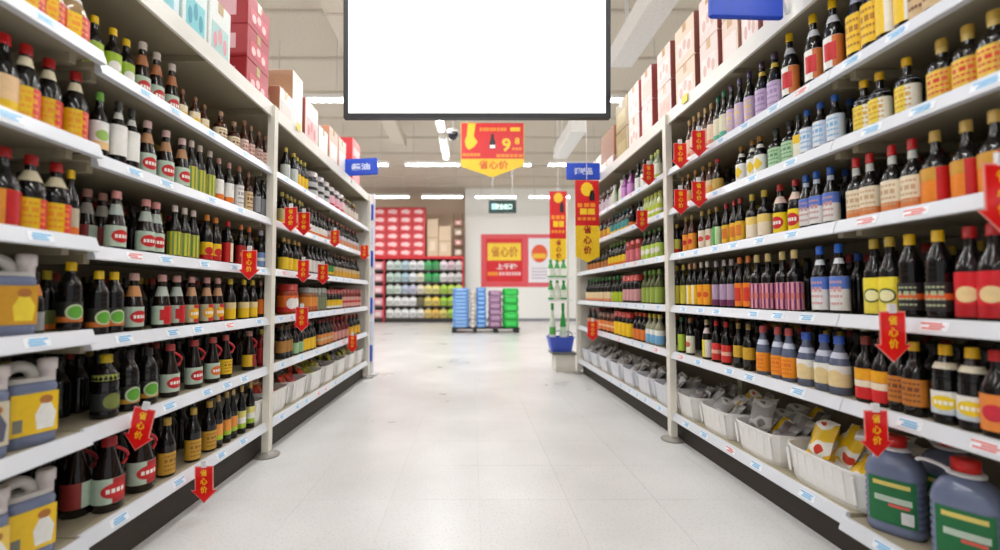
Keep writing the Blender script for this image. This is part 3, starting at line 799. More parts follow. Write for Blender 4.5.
flat_jug(-1, 2, 3, 'blue-grey jug with yellow-brown label on the left fourth shelf', (206,150,40), (236,210,60), H=.175)

def ribbed_jug(px, inset, label, H=.33, D=.155, yaw=35):
    s = 1; row = 5
    Y = Y_at(s, px, inset, .34)
    t = thing('plastic_jug', label, 'jug', place(s, Y, inset, SHELF[1][5] - (.012 if Y < UNITS[1][0][1] else 0)), (0,0,s*(B+math.radians(-90+yaw))), 'ribbed jugs on the right bottom shelf')
    prof = [(.88,0),(1,.03),(1,.08)]
    for k in range(8):
        z = .10 + k*.066
        prof += [(.945, z), (1, z+.02), (1, z+.045)]
    prof += [(.97,.66),(.90,.72),(.72,.79),(.42,.835),(.27,.85),(.26,.89)]
    mb = MB().loft([ring_se(D*a, D*a*.86, H*b, 3.6) for a, b in prof])
    obj('body', mb.mesh('body', jug_body), t)
    mb = MB().lathe([(.030,.885*H),(.033,.886*H),(.033,.985*H),(.028,H)], 18)
    obj('cap', mb.mesh('cap', plastic((206,30,24))), t)
    mb = MB().lathe([(.034,.845*H),(.044,.85*H),(.044,.875*H),(.032,.885*H)], 18)
    obj('neck_ring', mb.mesh('neck_ring', plastic((220,220,222))), t)
    pts = [(-.03 - .045*(1-math.cos(math.pi*k/8))*.9, -.03*math.cos(math.pi*k/8)*1.0, .87*H+.012*math.sin(math.pi*k/8)) for k in range(9)]
    mb = MB().tube(pts, .006, 8)
    obj('handle', mb.mesh('handle', plastic((220,220,222))), t)
    mb = MB(); R = D/2
    def lab(mb, a0, a1, z0, z1, off):
        v = []; f = []; N = 10
        for z in (z0, z1):
            for i in range(N+1):
                a = a0+(a1-a0)*i/N; q = (R+off)*rad(a, 3.6)
                v.append((q*math.sin(a), -q*math.cos(a)*.86, z))
        for i in range(N): f.append((i, i+1, N+2+i, N+1+i))
        mb.add(v, f, 0, True)
    A_ = math.radians
    lab(mb, A_(-42), A_(42), .12*H, .58*H, .0012)
    lb = obj('label', mb.mesh('label', paper((24,110,60))), t)
    for nm, c, a0, a1, z0, z1 in (('print_lines',(226,206,110),-32,32,.50,.545),('print_band',(190,206,190),-30,34,.34,.40),('print_lines',(226,90,80),-6,30,.30,.33),('print_panel',(226,226,226),16,36,.15,.27)):
        mb = MB(); lab(mb, A_(a0), A_(a1), z0*H, z1*H, .0024)
        obj(nm, mb.mesh(nm, paper(c)), lb)
ribbed_jug(896, .10, 'ribbed blue-grey jug with green label beside the white basket')
ribbed_jug(968, .10, 'ribbed blue-grey jug with red cap nearest the lower right corner')
ribbed_jug(952, .30, 'ribbed blue-grey jug standing behind the two green-labelled jugs', yaw=10)

# ------------------------------------------------------------------ baskets and bags
def packet_mat(c1, c2, c3):
    m = bpy.data.materials.new('printed_film'); m.use_nodes = True
    nt = m.node_tree; b = nt.nodes['Principled BSDF']; b.inputs['Roughness'].default_value = .28
    tc = nt.nodes.new('ShaderNodeTexCoord'); nz = nt.nodes.new('ShaderNodeTexNoise'); nz.inputs['Scale'].default_value = 9; nz.inputs['Detail'].default_value = 1
    cr = nt.nodes.new('ShaderNodeValToRGB'); cr.color_ramp.interpolation = 'CONSTANT'
    e = cr.color_ramp.elements
    e[0].position = 0; e[0].color = tuple(lin(v) for v in c1)+(1,)
    e[1].position = .5; e[1].color = tuple(lin(v) for v in c2)+(1,)
    n = e.new(.62); n.color = tuple(lin(v) for v in c3)+(1,)
    nt.links.new(tc.outputs['Object'], nz.inputs['Vector']); nt.links.new(nz.outputs['Fac'], cr.inputs['Fac']); nt.links.new(cr.outputs['Color'], b.inputs['Base Color'])
    return m
def pillow(w, h, th, seed, n=10):
    rr = random.Random(seed); mb = MB(); v = []; f = []
    ph = [rr.random()*6 for _ in range(6)]
    for side in (1, -1):
        o = len(v)
        for j in range(n+1):
            for i in range(n+1):
                a, c = 2*i/n-1, 2*j/n-1
                t = max(0, 1-abs(a)**4)**.6*max(0, 1-abs(c)**4)**.5
                wv = .12*math.sin(5*a+ph[0])*math.cos(4*c+ph[1]) + .08*math.sin(9*c+ph[2]+a*3)
                shr = 1 - .06*math.sin(3*c+ph[3])
                v.append((a*w/2*shr, c*h/2*(1-.04*math.cos(3*a+ph[4])), side*th/2*t*(1+wv) + .012*math.sin(2.2*a+ph[5])))
        for j in range(n):
            for i in range(n):
                k = o+j*(n+1)+i
                q = (k, k+1, k+n+2, k+n+1)
                f.append(q if side == 1 else tuple(reversed(q)))
    return mb.add(v, f, 0, True)
PM = {'yellow': packet_mat((240,196,30),(250,246,236),(206,60,40)), 'white': packet_mat((240,240,240),(250,250,250),(150,180,220)),
      'red': packet_mat((190,30,24),(226,70,34),(240,180,60)), 'clear': packet_mat((150,146,144),(196,194,192),(120,112,108)),
      'lime': packet_mat((150,150,40),(206,196,70),(90,110,40)), 'dark': packet_mat((90,80,76),(150,146,146),(60,50,46)), 'orange': packet_mat((226,110,30),(240,226,200),(206,50,30))}
BAGS = {k: [pillow(.15, .20, .05, 5*i+hash(k) % 1).mesh('bag', m) for i in range(3)] for k, m in PM.items()}
basket_mat = M((236,234,230), .35, grain=.03)
basket_clear = M((222,224,230), .25, grain=.03)
_bk = {}
def basket_mesh(L, Dp, H, mat):
    key = (round(L,3), Dp, H, mat.name)
    if key in _bk: return _bk[key]
    w = .004; mb = MB()
    def rr_(l, d, z): return ring_se(l, d, z, 5.0, 36)
    mb.loft([rr_(L*.86, Dp*.86, 0), rr_(L*.90, Dp*.90, .02), rr_(L*.97, Dp*.97, H-.012), rr_(L, Dp, H-.01), rr_(L, Dp, H), rr_(L*.965, Dp*.965, H), rr_(L*.88, Dp*.88, .008)], cap0=True, cap1=True, smooth=False)
    body = mb.mesh('tray', mat)
    slot = MB()
    k = int(L/.05)
    ribs = MB()
    for i in range(k):
        x = -L*.38 + L*.76*i/(k-1)
        ribs.add([(x-.006,-Dp*.452,.03),(x+.006,-Dp*.452,.03),(x+.006,-Dp*.484-.002,H-.02),(x-.006,-Dp*.484-.002,H-.02),(x-.006,-Dp*.44,.03),(x+.006,-Dp*.44,.03),(x+.006,-Dp*.47,H-.02),(x-.006,-Dp*.47,H-.02)],
                 [(0,1,2,3),(1,5,6,2),(4,0,3,7),(3,2,6,7)])
    rb = ribs.mesh('ribs', mat)
    _bk[key] = (body, rb)
    return _bk[key]
def basket(s, row, Y0, Y1, label, content, group, mat=basket_mat, H=.15, Dp=.32, n=7, inset=None, short=''):
    L = abs(Y1-Y0)-.012; Y = (Y0+Y1)/2
    g = Dp/2+.02 if inset is None else inset
    z = SHELF[s][row] - (.012 if (s == 1 and row == 5 and Y < UNITS[1][0][1]) else 0)
    t = thing('plastic_basket', label, 'basket', place(s, Y, g, z), (0,0,s*(B-math.pi/2)), group)
    b, r = basket_mesh(L, Dp, H, mat)
    obj('tray', b, t); o = obj('ribs', r, t); o['kind'] = 'stuff'
    rr = random.Random(int(Y*1000))
    for k in range(n):
        c = content[k % len(content)]
        bx_ = (k % 3 - 1)*L*.22 + rr.uniform(-.01, .01)
        by_ = (((k//3) % 3)*.27 - .16)*Dp + (.04 if k % 3 == 1 else 0)
        up = H*.62 + .022*(k//3)
        x = Vector((bx_, by_, 0)); x.rotate(Matrix.Rotation(s*(B-math.pi/2), 3, 'Z'))
        p = place(s, Y, g, z+up+.03)
        o = obj('food_bag', BAGS[c][k % 3], None, (p[0]+x.x, p[1]+x.y, p[2]), (rr.uniform(.75,1.25), rr.uniform(-.2,.2), s*(B-math.pi/2)+rr.uniform(-.35,.35)))
        sc_ = min(.82, L/.45); o.scale = (sc_, sc_, sc_)
        bay = 'left' if s < 0 else 'right'
        tag(o, f'crumpled {CN[c]} bag, {NTH[k]} in the {short}', 'bag', 'bags in the baskets')
CN = {'yellow':'yellow-white', 'white':'white', 'red':'red', 'clear':'clear grey', 'lime':'olive', 'dark':'dark grey', 'orange':'orange'}
for i, (x0, x1, c, d) in enumerate([(867,779,('yellow','white','yellow','yellow','white','dark','clear'),'holding yellow packets beside the jugs'),
        (777,731,('clear','yellow','dark','clear','white','clear'),'second from the jugs'),
        (729,697,('clear','yellow','clear','white','dark'),'third from the jugs'), (694,675,('clear','white','dark','clear'),'against the right upright')]):
    basket(1, 5, Y_at(1,x0,.03,.3), Y_at(1,x1,.03,.3), f'white plastic basket {d}', c, 'white baskets on the bottom shelves', n=len(c)+4, short=f'white basket {d}')
for i in range(7):
    y = 3.13 + i*.352
    basket(1, 5, y, y+.348, f'clear plastic basket of grey bags, {ORD[i]}nearest, far right bottom shelf', ('clear','white','dark','clear','clear'), 'clear baskets in the far right bay', basket_clear, n=6, short=f'{ORD[i]}nearest clear basket, far right bottom shelf')
for i in range(7):
    y = 2.84 + i*.35
    c = (('red','orange','red','dark'),('red','dark','red','red'),('red','orange','lime'),('lime','orange','dark'),('lime','lime','dark'),('lime','dark'),('lime','clear'))[i]
    basket(-1, 5, y, y+.345, f'white plastic basket of packets, {ORD[i]}nearest, far left bottom shelf', c, 'white baskets in the far left bay', H=.16, n=6, short=f'{ORD[i]}nearest white basket, far left bottom shelf')
# a pale tub pushed against the left upright
basket(-1, 5, Y_at(-1,254,.03,.3), Y_at(-1,265,.03,.3)+.02, 'white plastic basket beside the left upright', ('clear','white'), 'white baskets on the bottom shelves', n=3, short='basket beside the left upright')

# ------------------------------------------------------------------ cartons on top of the racks
def carton(s, Y0, Y1, z, h, c, label, dp=.34, inset=.05, near=None, panel=None, tape=(190,160,110), art=None, top=False):
    L = abs(Y1-Y0)-.008
    t = thing('carton', label, 'box', place(s, min(Y0, Y1)+.004, inset, z), (0,0,s*B), 'cartons on top of the racks')
    mats = [paper(c), paper(near or c)]
    mb = MB().box(0, s*dp, 0, L, 0.001, h-.001, ch=.004)
    # the end towards the camera
    for i, f in enumerate(mb.f):
        vs = [mb.v[k] for k in f]
        if all(v[1] < .006 for v in vs): mb.mi[i] = 1
    obj('body', mb.mesh('body', mats), t)
    mb = MB().box(-s*.0012, s*dp, L*.5-.022, L*.5+.022, h-.0012, h+.0006)
    mb.box(-s*.0012, 0, L*.5-.022, L*.5+.022, h-.06, h+.0006)
    obj('tape', mb.mesh('tape', M(tape, .25)), t)
    if panel:
        mb = MB().box(-s*.0012, s*.001, L*.12, L*.88, h*.18, h*.62)
        pn = obj('print_panel', mb.mesh('print_panel', paper(panel)), t)
        if art:
            for k in range(3):
                mb = MB()
                cyy, czz = L*(.27+.22*k), h*(.40 + (.06 if k % 2 else -.05))
                pts = [(cyy+L*.09*math.cos(2*math.pi*i/12), czz+h*.13*math.sin(2*math.pi*i/12)) for i in range(12)]
                v = [(-s*.0018, y, zz) for y, zz in pts]
                mb.add(v, [tuple(range(12)) if s < 0 else tuple(reversed(range(12)))])
                if s < 0: mb.f = [tuple(range(12))]
                obj('emblem', mb.mesh('emblem', paper(art)), pn)
    mb = MB().box(s*dp*.2, s*dp*.8, -.0012, .001, h*.25, h*.7)
    obj('end_print', mb.mesh('end_print', paper(tuple(min(255, int(v*.35+160)) for v in (near or c)))), t)
    return t
zt = TOP[-1]+.001
yb = lambda px, ins=.05: Y_at(-1, px, ins, TOP[-1]+.2)
carton(-1, yb(120), yb(181), zt, .30, (206,224,226), 'pale carton nearest the camera on top of the left rack', panel=(120,190,200))
carton(-1, yb(183), yb(208), zt, .33, (220,232,230), 'white and teal carton behind the nearest one, left rack top', panel=(120,200,206), art=(60,150,170))
carton(-1, yb(209), yb(231), zt, .33, (226,230,226), 'white carton with teal print touching the red cartons', panel=(170,210,206), art=(226,150,160))
for k in range(3):
    carton(-1, yb(246.5), yb(269), zt+k*.2, .2, (168,26,42), f'crimson carton with white panel, {("lowest","middle","topmost")[k]} of the red stack', near=(150,10,24), panel=(196,56,72), art=(232,190,186))
carton(-1, yb(279.5), yb(293), zt, .235, (236,230,224), 'brown-ended white carton just behind the red stack', near=(176,138,104), panel=(226,214,206))
carton(-1, yb(293.5), yb(304), zt, .47, (236,232,226), 'tall brown-ended carton standing behind the white one', near=(186,150,116), inset=.06)
carton(-1, yb(305), yb(318), zt, .36, (240,218,214), 'pinkish white carton past the left upright', near=(170,86,60), panel=(226,180,176), art=(206,120,120))
carton(-1, yb(319), yb(328), zt, .26, (244,242,238), 'plain white low carton on the far left rack top', near=(220,214,206))
carton(-1, yb(329), yb(338), zt, .36, (216,180,160), 'tan carton with white label behind the low white one', near=(186,130,100), panel=(240,234,228))
carton(-1, yb(338.5), yb(346), zt, .36, (222,196,180), 'tan carton beside the left blue hanging sign', near=(190,140,112), panel=(240,234,228))
carton(-1, yb(352), yb(360), zt, .30, (226,90,96), 'red carton under the left blue sign', near=(206,40,50), panel=(236,150,150))
carton(-1, yb(352), yb(360), zt+.301, .22, (226,96,100), 'red carton stacked topmost behind the left blue sign', near=(200,40,50), panel=(240,180,180))
zr = TOP[1]+.001
yr = lambda px, ins=.05: Y_at(1, px, ins, TOP[1]+.25)
cols = [(860,800,'first'),(797,762,'second'),(759,741,'third'),(739,722,'fourth'),(719,700,'fifth'),(696,676,'sixth'),(672,658,'seventh'),(653,642,'eighth'),(640,629,'ninth')]
cc = [((226,204,186),(206,180,160)),((232,214,200),(176,130,110)),((236,214,204),(150,84,74)),((230,206,190),(166,120,96)),((236,214,206),(140,70,64)),((234,206,184),(122,66,50)),((236,212,206),(130,64,56)),((236,206,202),(150,60,56)),((232,212,204),(176,90,84))]
for (x0, x1, nm), (c, nr) in zip(cols, cc):
    for k in range(2):
        carton(1, yr(x0), yr(x1), zr+k*.281, .28, c, f'{"lower" if k == 0 else "upper"} beige carton, {nm} column from the camera, right rack top', near=nr, panel=((236,222,216),(228,192,176),(240,228,222))[(k+len(nm)) % 3], art=(220,180,168) if len(nm) % 2 else None, tape=(206,170,130), dp=.36, inset=.045)
for k in range(2):
    carton(1, yr(627), yr(616), zr+k*.29, .285, (150,130,80), f'{"lower" if k == 0 else "upper"} olive carton behind the beige ones, right rack top', near=(216,200,170), panel=(176,156,100), inset=.05)
carton(1, yr(613), yr(600), zr, .14, (236,226,222), 'low white carton at the far right rack top', near=(206,170,160), inset=.05)
carton(1, yr(613), yr(600), zr+.141, .30, (150,104,80), 'brown carton on the low white carton, far right', near=(176,120,90), inset=.06)
carton(1, yr(597), yr(586), zr, .32, (232,226,216), 'white carton beside the right hanging blue sign', near=(226,216,206), inset=.10)
ct = obj('price_card', MB().box(-.001, .001, -.035, .035, 0, .05).mesh('price_card', paper((236,214,40))), None, place(1, yr(684,-.01), -.012, TOP[1]-.03), (0,0,B))
tag(ct, 'yellow price card stuck on the top edge of the right rack', 'card')
ct = obj('price_card', MB().box(-.001, .001, -.035, .035, 0, .05).mesh('price_card', paper((240,222,60))), None, place(-1, yb(299,-.01), -.012, TOP[-1]-.01), (0,0,-B))
tag(ct, 'yellow price card on the top edge of the left rack', 'card')

# ------------------------------------------------------------------ signs
def signboard(name, label, cat, px, py, Y, group=None, rot=(0,0,0)):
    p = at_Y(px, py, Y)
    t = thing(name, label, cat, p, rot, group)
    return t, Y/F/CP
def rect(parent, k, x0, x1, y0, y1, lay, mat, name, th=.004):
    """x right, y down in picture units round the board's centre; lay = layer towards the viewer"""
    mb = MB().box(x0*k, x1*k, -lay*.003-th, -lay*.003, -y1*k, -y0*k)
    return obj(name, mb.mesh(name, mat), parent)
def shape(parent, k, pts, lay, mat, name, th=.004):
    mb = MB().poly([(x*k, -y*k) for x, y in reversed(pts)] if area(pts) > 0 else [(x*k, -y*k) for x, y in pts], -lay*.003-th, -lay*.003)
    return obj(name, mb.mesh(name, mat), parent)
def area(p): return sum(p[i][0]*p[(i+1) % len(p)][1]-p[(i+1) % len(p)][0]*p[i][1] for i in range(len(p)))
def word(parent, k, txt, x, y, lay, mat, w=None, h=None):
    return lettering(parent, txt, mat, x*k, -lay*.003-.0045, -y*k, w*k if w else None, h*k if h else None)
def blocks(parent, k, x0, x1, y, h, n, lay, mat, name='print_line'):
    mb = MB(); rr = random.Random(n)
    for i in range(n):
        a = x0+(x1-x0)*i/n; b = a+(x1-x0)/n*(.7+.2*rr.random())
        mb.box(a*k, b*k, -lay*.003-.004, -lay*.003, -(y+h/2)*k, -(y-h/2)*k)
    o = obj(name, mb.mesh(name, mat), parent); o['kind'] = 'stuff'
    return o
S_RED = M((214,22,28), .35); S_YEL = M((250,206,40), .35); S_BLUE = M((22,70,190), .35); S_WHT = M((244,244,244), .35); S_ORA = M((246,150,40), .35); S_BLK = M((30,26,30), .4)
S_DRED = M((170,30,20), .4)
# big promotion board over the aisle
t, k = signboard('promotion_board', 'red and yellow promotion board hanging over the middle of the aisle', 'sign', 492.5, 150, 6.0)
shape(t, k, [(-32,-28),(32,-27),(32,16),(0,28),(-32,17)], 0, S_YEL, 'board')
rect(t, k, -31.5, 31.5, -27.5, 9, 1, S_RED, 'red_panel')
word(t, k, '9', 14, -5, 2, S_YEL, w=9, h=14); word(t, k, '8', 25, -9, 2, S_YEL, w=5, h=7)
blocks(t, k, -13, 15, -21, 3.5, 8, 2, S_ORA); rect(t, k, 18, 28, -23, -19, 2, S_YEL, 'print_block')
blocks(t, k, 20, 30, -1, 2.5, 3, 2, S_ORA)
shape(t, k, [(-25,-27),(-17,-27),(-19,-14),(-15,-8),(-17,-5),(-20,-2),(-24,0),(-27,-3),(-28,-9),(-26,-15)], 2, S_YEL, 'pointing_hand')
bt = shape(t, k, [(-3,-1),(-3,-8),(-1.4,-12),(-1.4,-16),(1.4,-16),(1.4,-12),(3,-8),(3,-1)], 2, S_BLK, 'bottle_picture')
rect(bt, k, -2.7, 2.7, -5, -1.5, 3, S_WHT, 'picture_label')
blocks(t, k, -30, -12, 5, 3, 5, 2, S_ORA); blocks(t, k, 4, 31, 6, 3, 6, 2, S_ORA)
word(t, k, '省心价', 1, 15.5, 1, M((226,110,40), .4), w=30, h=9)
for dx in (-26, 26):
    obj('hanging_wire', MB().tube([(dx*k, 0, 27*k), (dx*k, 0, CEIL-t.location.z)], .003, 6).mesh('hanging_wire', S_WHT), t)
# category signs
def blue_sign(px, py, w, h, Y, txt, label, pole, tilt=0, tx=None):
    t, k = signboard('category_sign', label, 'sign', px, py, Y, 'blue category signs', (0, tilt, 0))
    mb = MB().box(-w/2*k, w/2*k, -.012, .012, -h/2*k, h/2*k, ch=.008)
    obj('panel', mb.mesh('panel', S_BLUE), t)
    if txt:
        lettering(t, txt, M((206,216,240), .4), 0, -.0135, 0, w*.55*k, h*.42*k)
        lettering(t, txt, M((206,216,240), .4), 0, .0135, 0, w*.55*k, h*.42*k).rotation_euler = (0,0,math.pi)
    if len(pole) == 3:
        path = [(pole[0]*k, 0, -h/2*k-.001), (pole[0]*k, 0, -h/2*k-pole[1])]
    else:                                                # arm reaching sideways to the rack's top edge
        s = pole[0]; xe = place(s, Y, -.006, 0)[0] - t.location.x
        path = [(s*w*.3*k, .016, 0), (s*w*.5*k, .03, 0), (xe, .03, TOP[s]-.03-t.location.z)]
    obj('bracket', MB().tube(path, .008, 8).mesh('bracket', M((220,220,220), .4)), t)
    return t
blue_sign(361, 167, 34, 17, 4.5, '酱油', 'blue sign with two white characters above the left rack end', (-1,), tilt=math.radians(-3))
blue_sign(583, 171.5, 34, 17, 4.6, '调味品', 'blue sign with three white characters above the right rack end', (1,))
blue_sign(745.5, -19, 76, 80, 1.85, None, 'large blue sign hanging over the right rack at the top edge', (1,), tilt=math.radians(1.5))
# tall red and yellow sale banners at the right rack end
def banner(x0, x1, y0, ym, y1, Y, label):
    cx = (x0+x1)/2; w = x1-x0
    t, k = signboard('sale_banner', label, 'sign', cx, (y0+ym)/2, Y, 'tall sale banners')
    hh = (ym-y0)/2; b = y1-(y0+ym)/2
    rect(t, k, -w/2, w/2, -hh, hh, 0, S_RED, 'banner')
    shape(t, k, [(-w/2,hh),(w/2,hh),(w/2,b-w*.25),(0,b),(-w/2,b-w*.25)], 0, S_YEL, 'arrow_tip')
    shape(t, k, [(0+w*.26*math.cos(i*math.pi/5), -hh+w*.38+w*.3*math.sin(i*math.pi/5)) for i in range(10)], 1, S_YEL, 'emblem')
    shape(t, k, [(w*.1,-hh*.1),(w*.1,-hh*.4),(w*.17,-hh*.55),(w*.25,-hh*.55),(w*.32,-hh*.4),(w*.32,-hh*.1)], 1, S_BLK, 'bottle_picture')
    blocks(t, k, -w*.4, w*.4, hh*.1, 4, 3, 1, S_ORA); blocks(t, k, -w*.3, w*.35, hh*.38, 6, 2, 1, S_YEL); blocks(t, k, -w*.4, w*.4, hh*.7, 3, 4, 1, S_ORA)
    for i, ch in enumerate('省心价'):
        word(t, k, ch, 0, hh+4+i*(b-hh-w*.25)/3.0, 1, S_DRED, h=(b-hh)/4.6)
    obj('hanging_wire', MB().tube([(0,0,hh*k),(0,0,CEIL-t.location.z)], .003, 6).mesh('hanging_wire', S_WHT), t)
banner(549.5, 567, 191, 239, 263, 6.25, 'narrow red and yellow sale banner left of the right rack end')
banner(575, 599, 180, 226, 263, 4.5, 'wider red and yellow sale banner under the right blue sign')
# exit sign
t, k = signboard('exit_sign', 'dark green lit exit sign hanging before the white back wall', 'sign', 502.5, 206.5, 10.0)
obj('housing', MB().box(-14*k, 14*k, 0, .06, -6.5*k, 6.5*k, ch=.01).mesh('housing', M((24,60,56), .4)), t)
lettering(t, '安全出口', M((206,240,232), emit=1.2), 1*k, -.004, 0, 17*k, 6*k)
shape(t, k, [(-11,-3),(-7,-3),(-7,3),(-11,3)], 0, M((150,196,216), emit=.8), 'pictogram')
for dx in (-10, 10): obj('hanger_rod', MB().tube([(dx*k,.03,6.4*k),(dx*k,.03,CEIL-t.location.z)], .006, 6).mesh('hanger_rod', S_WHT), t)
# security camera dome
p = at_Y(453, 133, 8.0)
t = thing('security_camera', 'black dome security camera on a white bracket left of the board', 'camera', p)
obj('dome', MB().lathe([(.02,-.13),(.065,-.11),(.09,-.05),(.092,0)], 18).mesh('dome', M((24,24,34), .1)), t)
obj('bracket', MB().lathe([(.11,0),(.11,.05),(.04,.07)], 18).mesh('bracket', S_WHT), t)
obj('ceiling_rod', MB().tube([(0,0,.06),(0,0,CEIL-p[2])], .015, 8).mesh('ceiling_rod', S_WHT), t)
# white lengthwise ceiling beams on the right
for k_, (y0, y1) in enumerate(((1.0, 5.7), (8.0, 9.65))):
    bm = thing('ceiling_beam', f'white boxed ceiling beam above the right rack, {("near", "far")[k_]} one', 'beam', (1.83, y0, 4.0))
    obj('casing', MB().box(0, .30, 0, y1-y0, 0, .25, ch=.01).mesh('casing', M((250,250,248), .5)), bm)
    for yy in (.3, y1-y0-.3): obj('hanger', MB().box(.12, .16, yy, yy+.03, .25, CEIL-4.0).mesh('hanger', S_WHT), bm)

# ------------------------------------------------------------------ red arrow price tags
tag_edge = M((240,150,140), .4); tag_red = M((228,20,20), .35)
def arrow_pts(g):
    w, h, hd, hw = .040+g, .165, .055, .058+g*1.2
    return [(-w,g),(w,g),(w,-h+hd+g*.4),(hw,-h+hd+g*.4),(0,-h-g*1.2),(-hw,-h+hd+g*.4),(-w,-h+hd+g*.4)]
TAGM = [MB().poly(list(reversed(arrow_pts(.0))), -.0014, 0).mesh('arrow', tag_red), MB().poly(list(reversed(arrow_pts(.005))), 0, .0014).mesh('border', tag_edge),
        MB().box(-.012, .012, -.004, .006, -.002, .03).mesh('clip', M((226,226,226), .3))]
GLY = [text_mesh(ch, M((252,196,30), .35)) for ch in '省心价']
def arrow_tag(s, x0, x1, y0, y1, label, tilt=0):
    px = (x0+x1)/2; ins = -.062
    Y = Y_at(s, px, ins, 1.0)
    for _ in range(3):
        z = z_at(y0, Y); Y = Y_at(s, px, ins, z)
    H = z - z_at(y1, Y); f = max(.7, min(1.25, H/.17))
    t = thing('price_arrow', label, 'price tag', place(s, Y, ins, z-.005), (0, math.radians(tilt), 0), 'red arrow price tags')
    for nm, me in zip(('arrow', 'border', 'clip'), TAGM): obj(nm, me, t).scale = (f, 1, f)
    for i, me in enumerate(GLY):
        o = obj('character', me, t, (0, -.0022, (-.026-.040*i)*f)); o.scale = (.034*f/me['w'], 1, .033*f)
arrow_tag(-1,130,160,408,450,'red arrow tag on the left fifth shelf edge above the jug bottles',tilt=12)
arrow_tag(-1,192,216,466,502,'red arrow tag on the left bottom shelf edge over the floor',tilt=-2)
arrow_tag(-1,240,259,250,279,'red arrow tag on the left third shelf edge near the upright')
arrow_tag(-1,285,297,207,231,'orange-red arrow tag, nearest of the pair past the left upright, second row')
arrow_tag(-1,298,310,212,235,'orange-red arrow tag, farther of the pair past the left upright, second row')
arrow_tag(-1,329,341,230,247,'orange-red arrow tag on the far left second shelf edge')
arrow_tag(-1,297,310,260,282,'orange-red arrow tag, nearest on the far left third shelf edge')
arrow_tag(-1,317,329,264,284,'orange-red arrow tag, second on the far left third shelf edge')
arrow_tag(-1,295,309,307,331,'orange-red arrow tag on the far left fourth shelf edge')
arrow_tag(-1,347,358,335,352,'orange-red arrow tag on the far left fifth shelf edge')
arrow_tag(-1,360,369,245,260,'orange-red arrow tag at the far end post of the left rack')
arrow_tag(1,875,909,311,361,'red arrow tag on the right fourth shelf edge below yellow labels')
arrow_tag(1,861,890,410,456,'red arrow tag on the right fifth shelf edge above a jug')
arrow_tag(1,979,1024,163,234,'large red arrow tag cut by the right picture edge')
arrow_tag(1,674,686,143,168,'red arrow tag, farther of the pair under the right top row')
arrow_tag(1,692,705,130,156,'red arrow tag, nearer of the pair under the right top row')
arrow_tag(1,674,687,189,214,'red arrow tag, farther of the pair under the right second row')
arrow_tag(1,692,705,181,207,'red arrow tag, nearer of the pair under the right second row')
arrow_tag(1,643,654,164,185,'orange-red arrow tag under the far right top row')
arrow_tag(1,636,648,210,231,'orange-red arrow tag under the far right second row')
arrow_tag(1,587,598,321,342,'orange-red arrow tag under the far right fifth row')

# ------------------------------------------------------------------ display screen hanging in the aisle
D_ = 2.45; kk = D_/F
t = thing('display_screen', 'large blank white screen in a thin black frame hanging over the aisle', 'screen')
fw = Vector((0, CP, SP)); up = Vector((0, -SP, CP))
hgt = (610-344)*9/16
c = Vector((0,0,1)) + fw*D_ + Vector(((477-CX)*kk, 0, 0)) + up*((275-118.5+hgt/2)*kk)
t.location = c; t.rotation_euler = (PITCH, 0, 0)
W2, H2 = 133*kk, hgt/2*kk; bz = 4.6*kk
mb = MB()
for x0, x1, z0, z1 in ((-W2,W2,-H2,-H2+bz),(-W2,W2,H2-bz,H2),(-W2,-W2+bz,-H2+bz,H2-bz),(W2-bz,W2,-H2+bz,H2-bz)):
    mb.box(x0, x1, -.012, .03, z0, z1)
obj('frame', mb.mesh('frame', M((38,38,40), .4)), t)
obj('screen', MB().box(-W2+bz, W2-bz, -.004, .0, -H2+bz, H2-bz).mesh('screen', M((255,255,255), emit=1.25)), t)
obj('back_housing', MB().box(-W2*.96, W2*.96, .03, .07, -H2*.94, H2*.94, ch=.02).mesh('back_housing', M((26,26,28), .5)), t)
for dx in (-.35, .35):
    obj('ceiling_pole', MB().tube([(dx, .05, H2*.9), (dx, .05+ (CEIL-c.z-.02)*SP, CEIL-c.z-.02)], .018, 10).mesh('ceiling_pole', M((60,60,62), .4)), t)

# ------------------------------------------------------------------ right rack end display stand
base = at_floor(565, 372); y0 = base[1]
kx = y0/F
xl, xr = (555-CX)*kx, (575-CX)*kx
t = thing('display_stand', 'white promotion stand with tiers at the end of the right rack', 'stand', (xl, y0, 0))
w = xr-xl
obj('base_box', MB().box(0, w, 0, .30, 0, .22, ch=.006).mesh('base_box', M((222,218,206), .5)), t)
obj('base_top', MB().box(-.04, w+.005, -.03, .31, .221, .25).mesh('base_top', M((110,108,100), .5)), t)
obj('pole', MB().tube([(w*.85,.25,.25),(w*.85,.25,2.3)], .014, 8).mesh('pole', paint_post), t)
for z in (.93, 1.22): obj('tier', MB().box(-.08, w*.9, .02, .27, z-.02, z).mesh('tier', M((236,238,236), .4)), t)
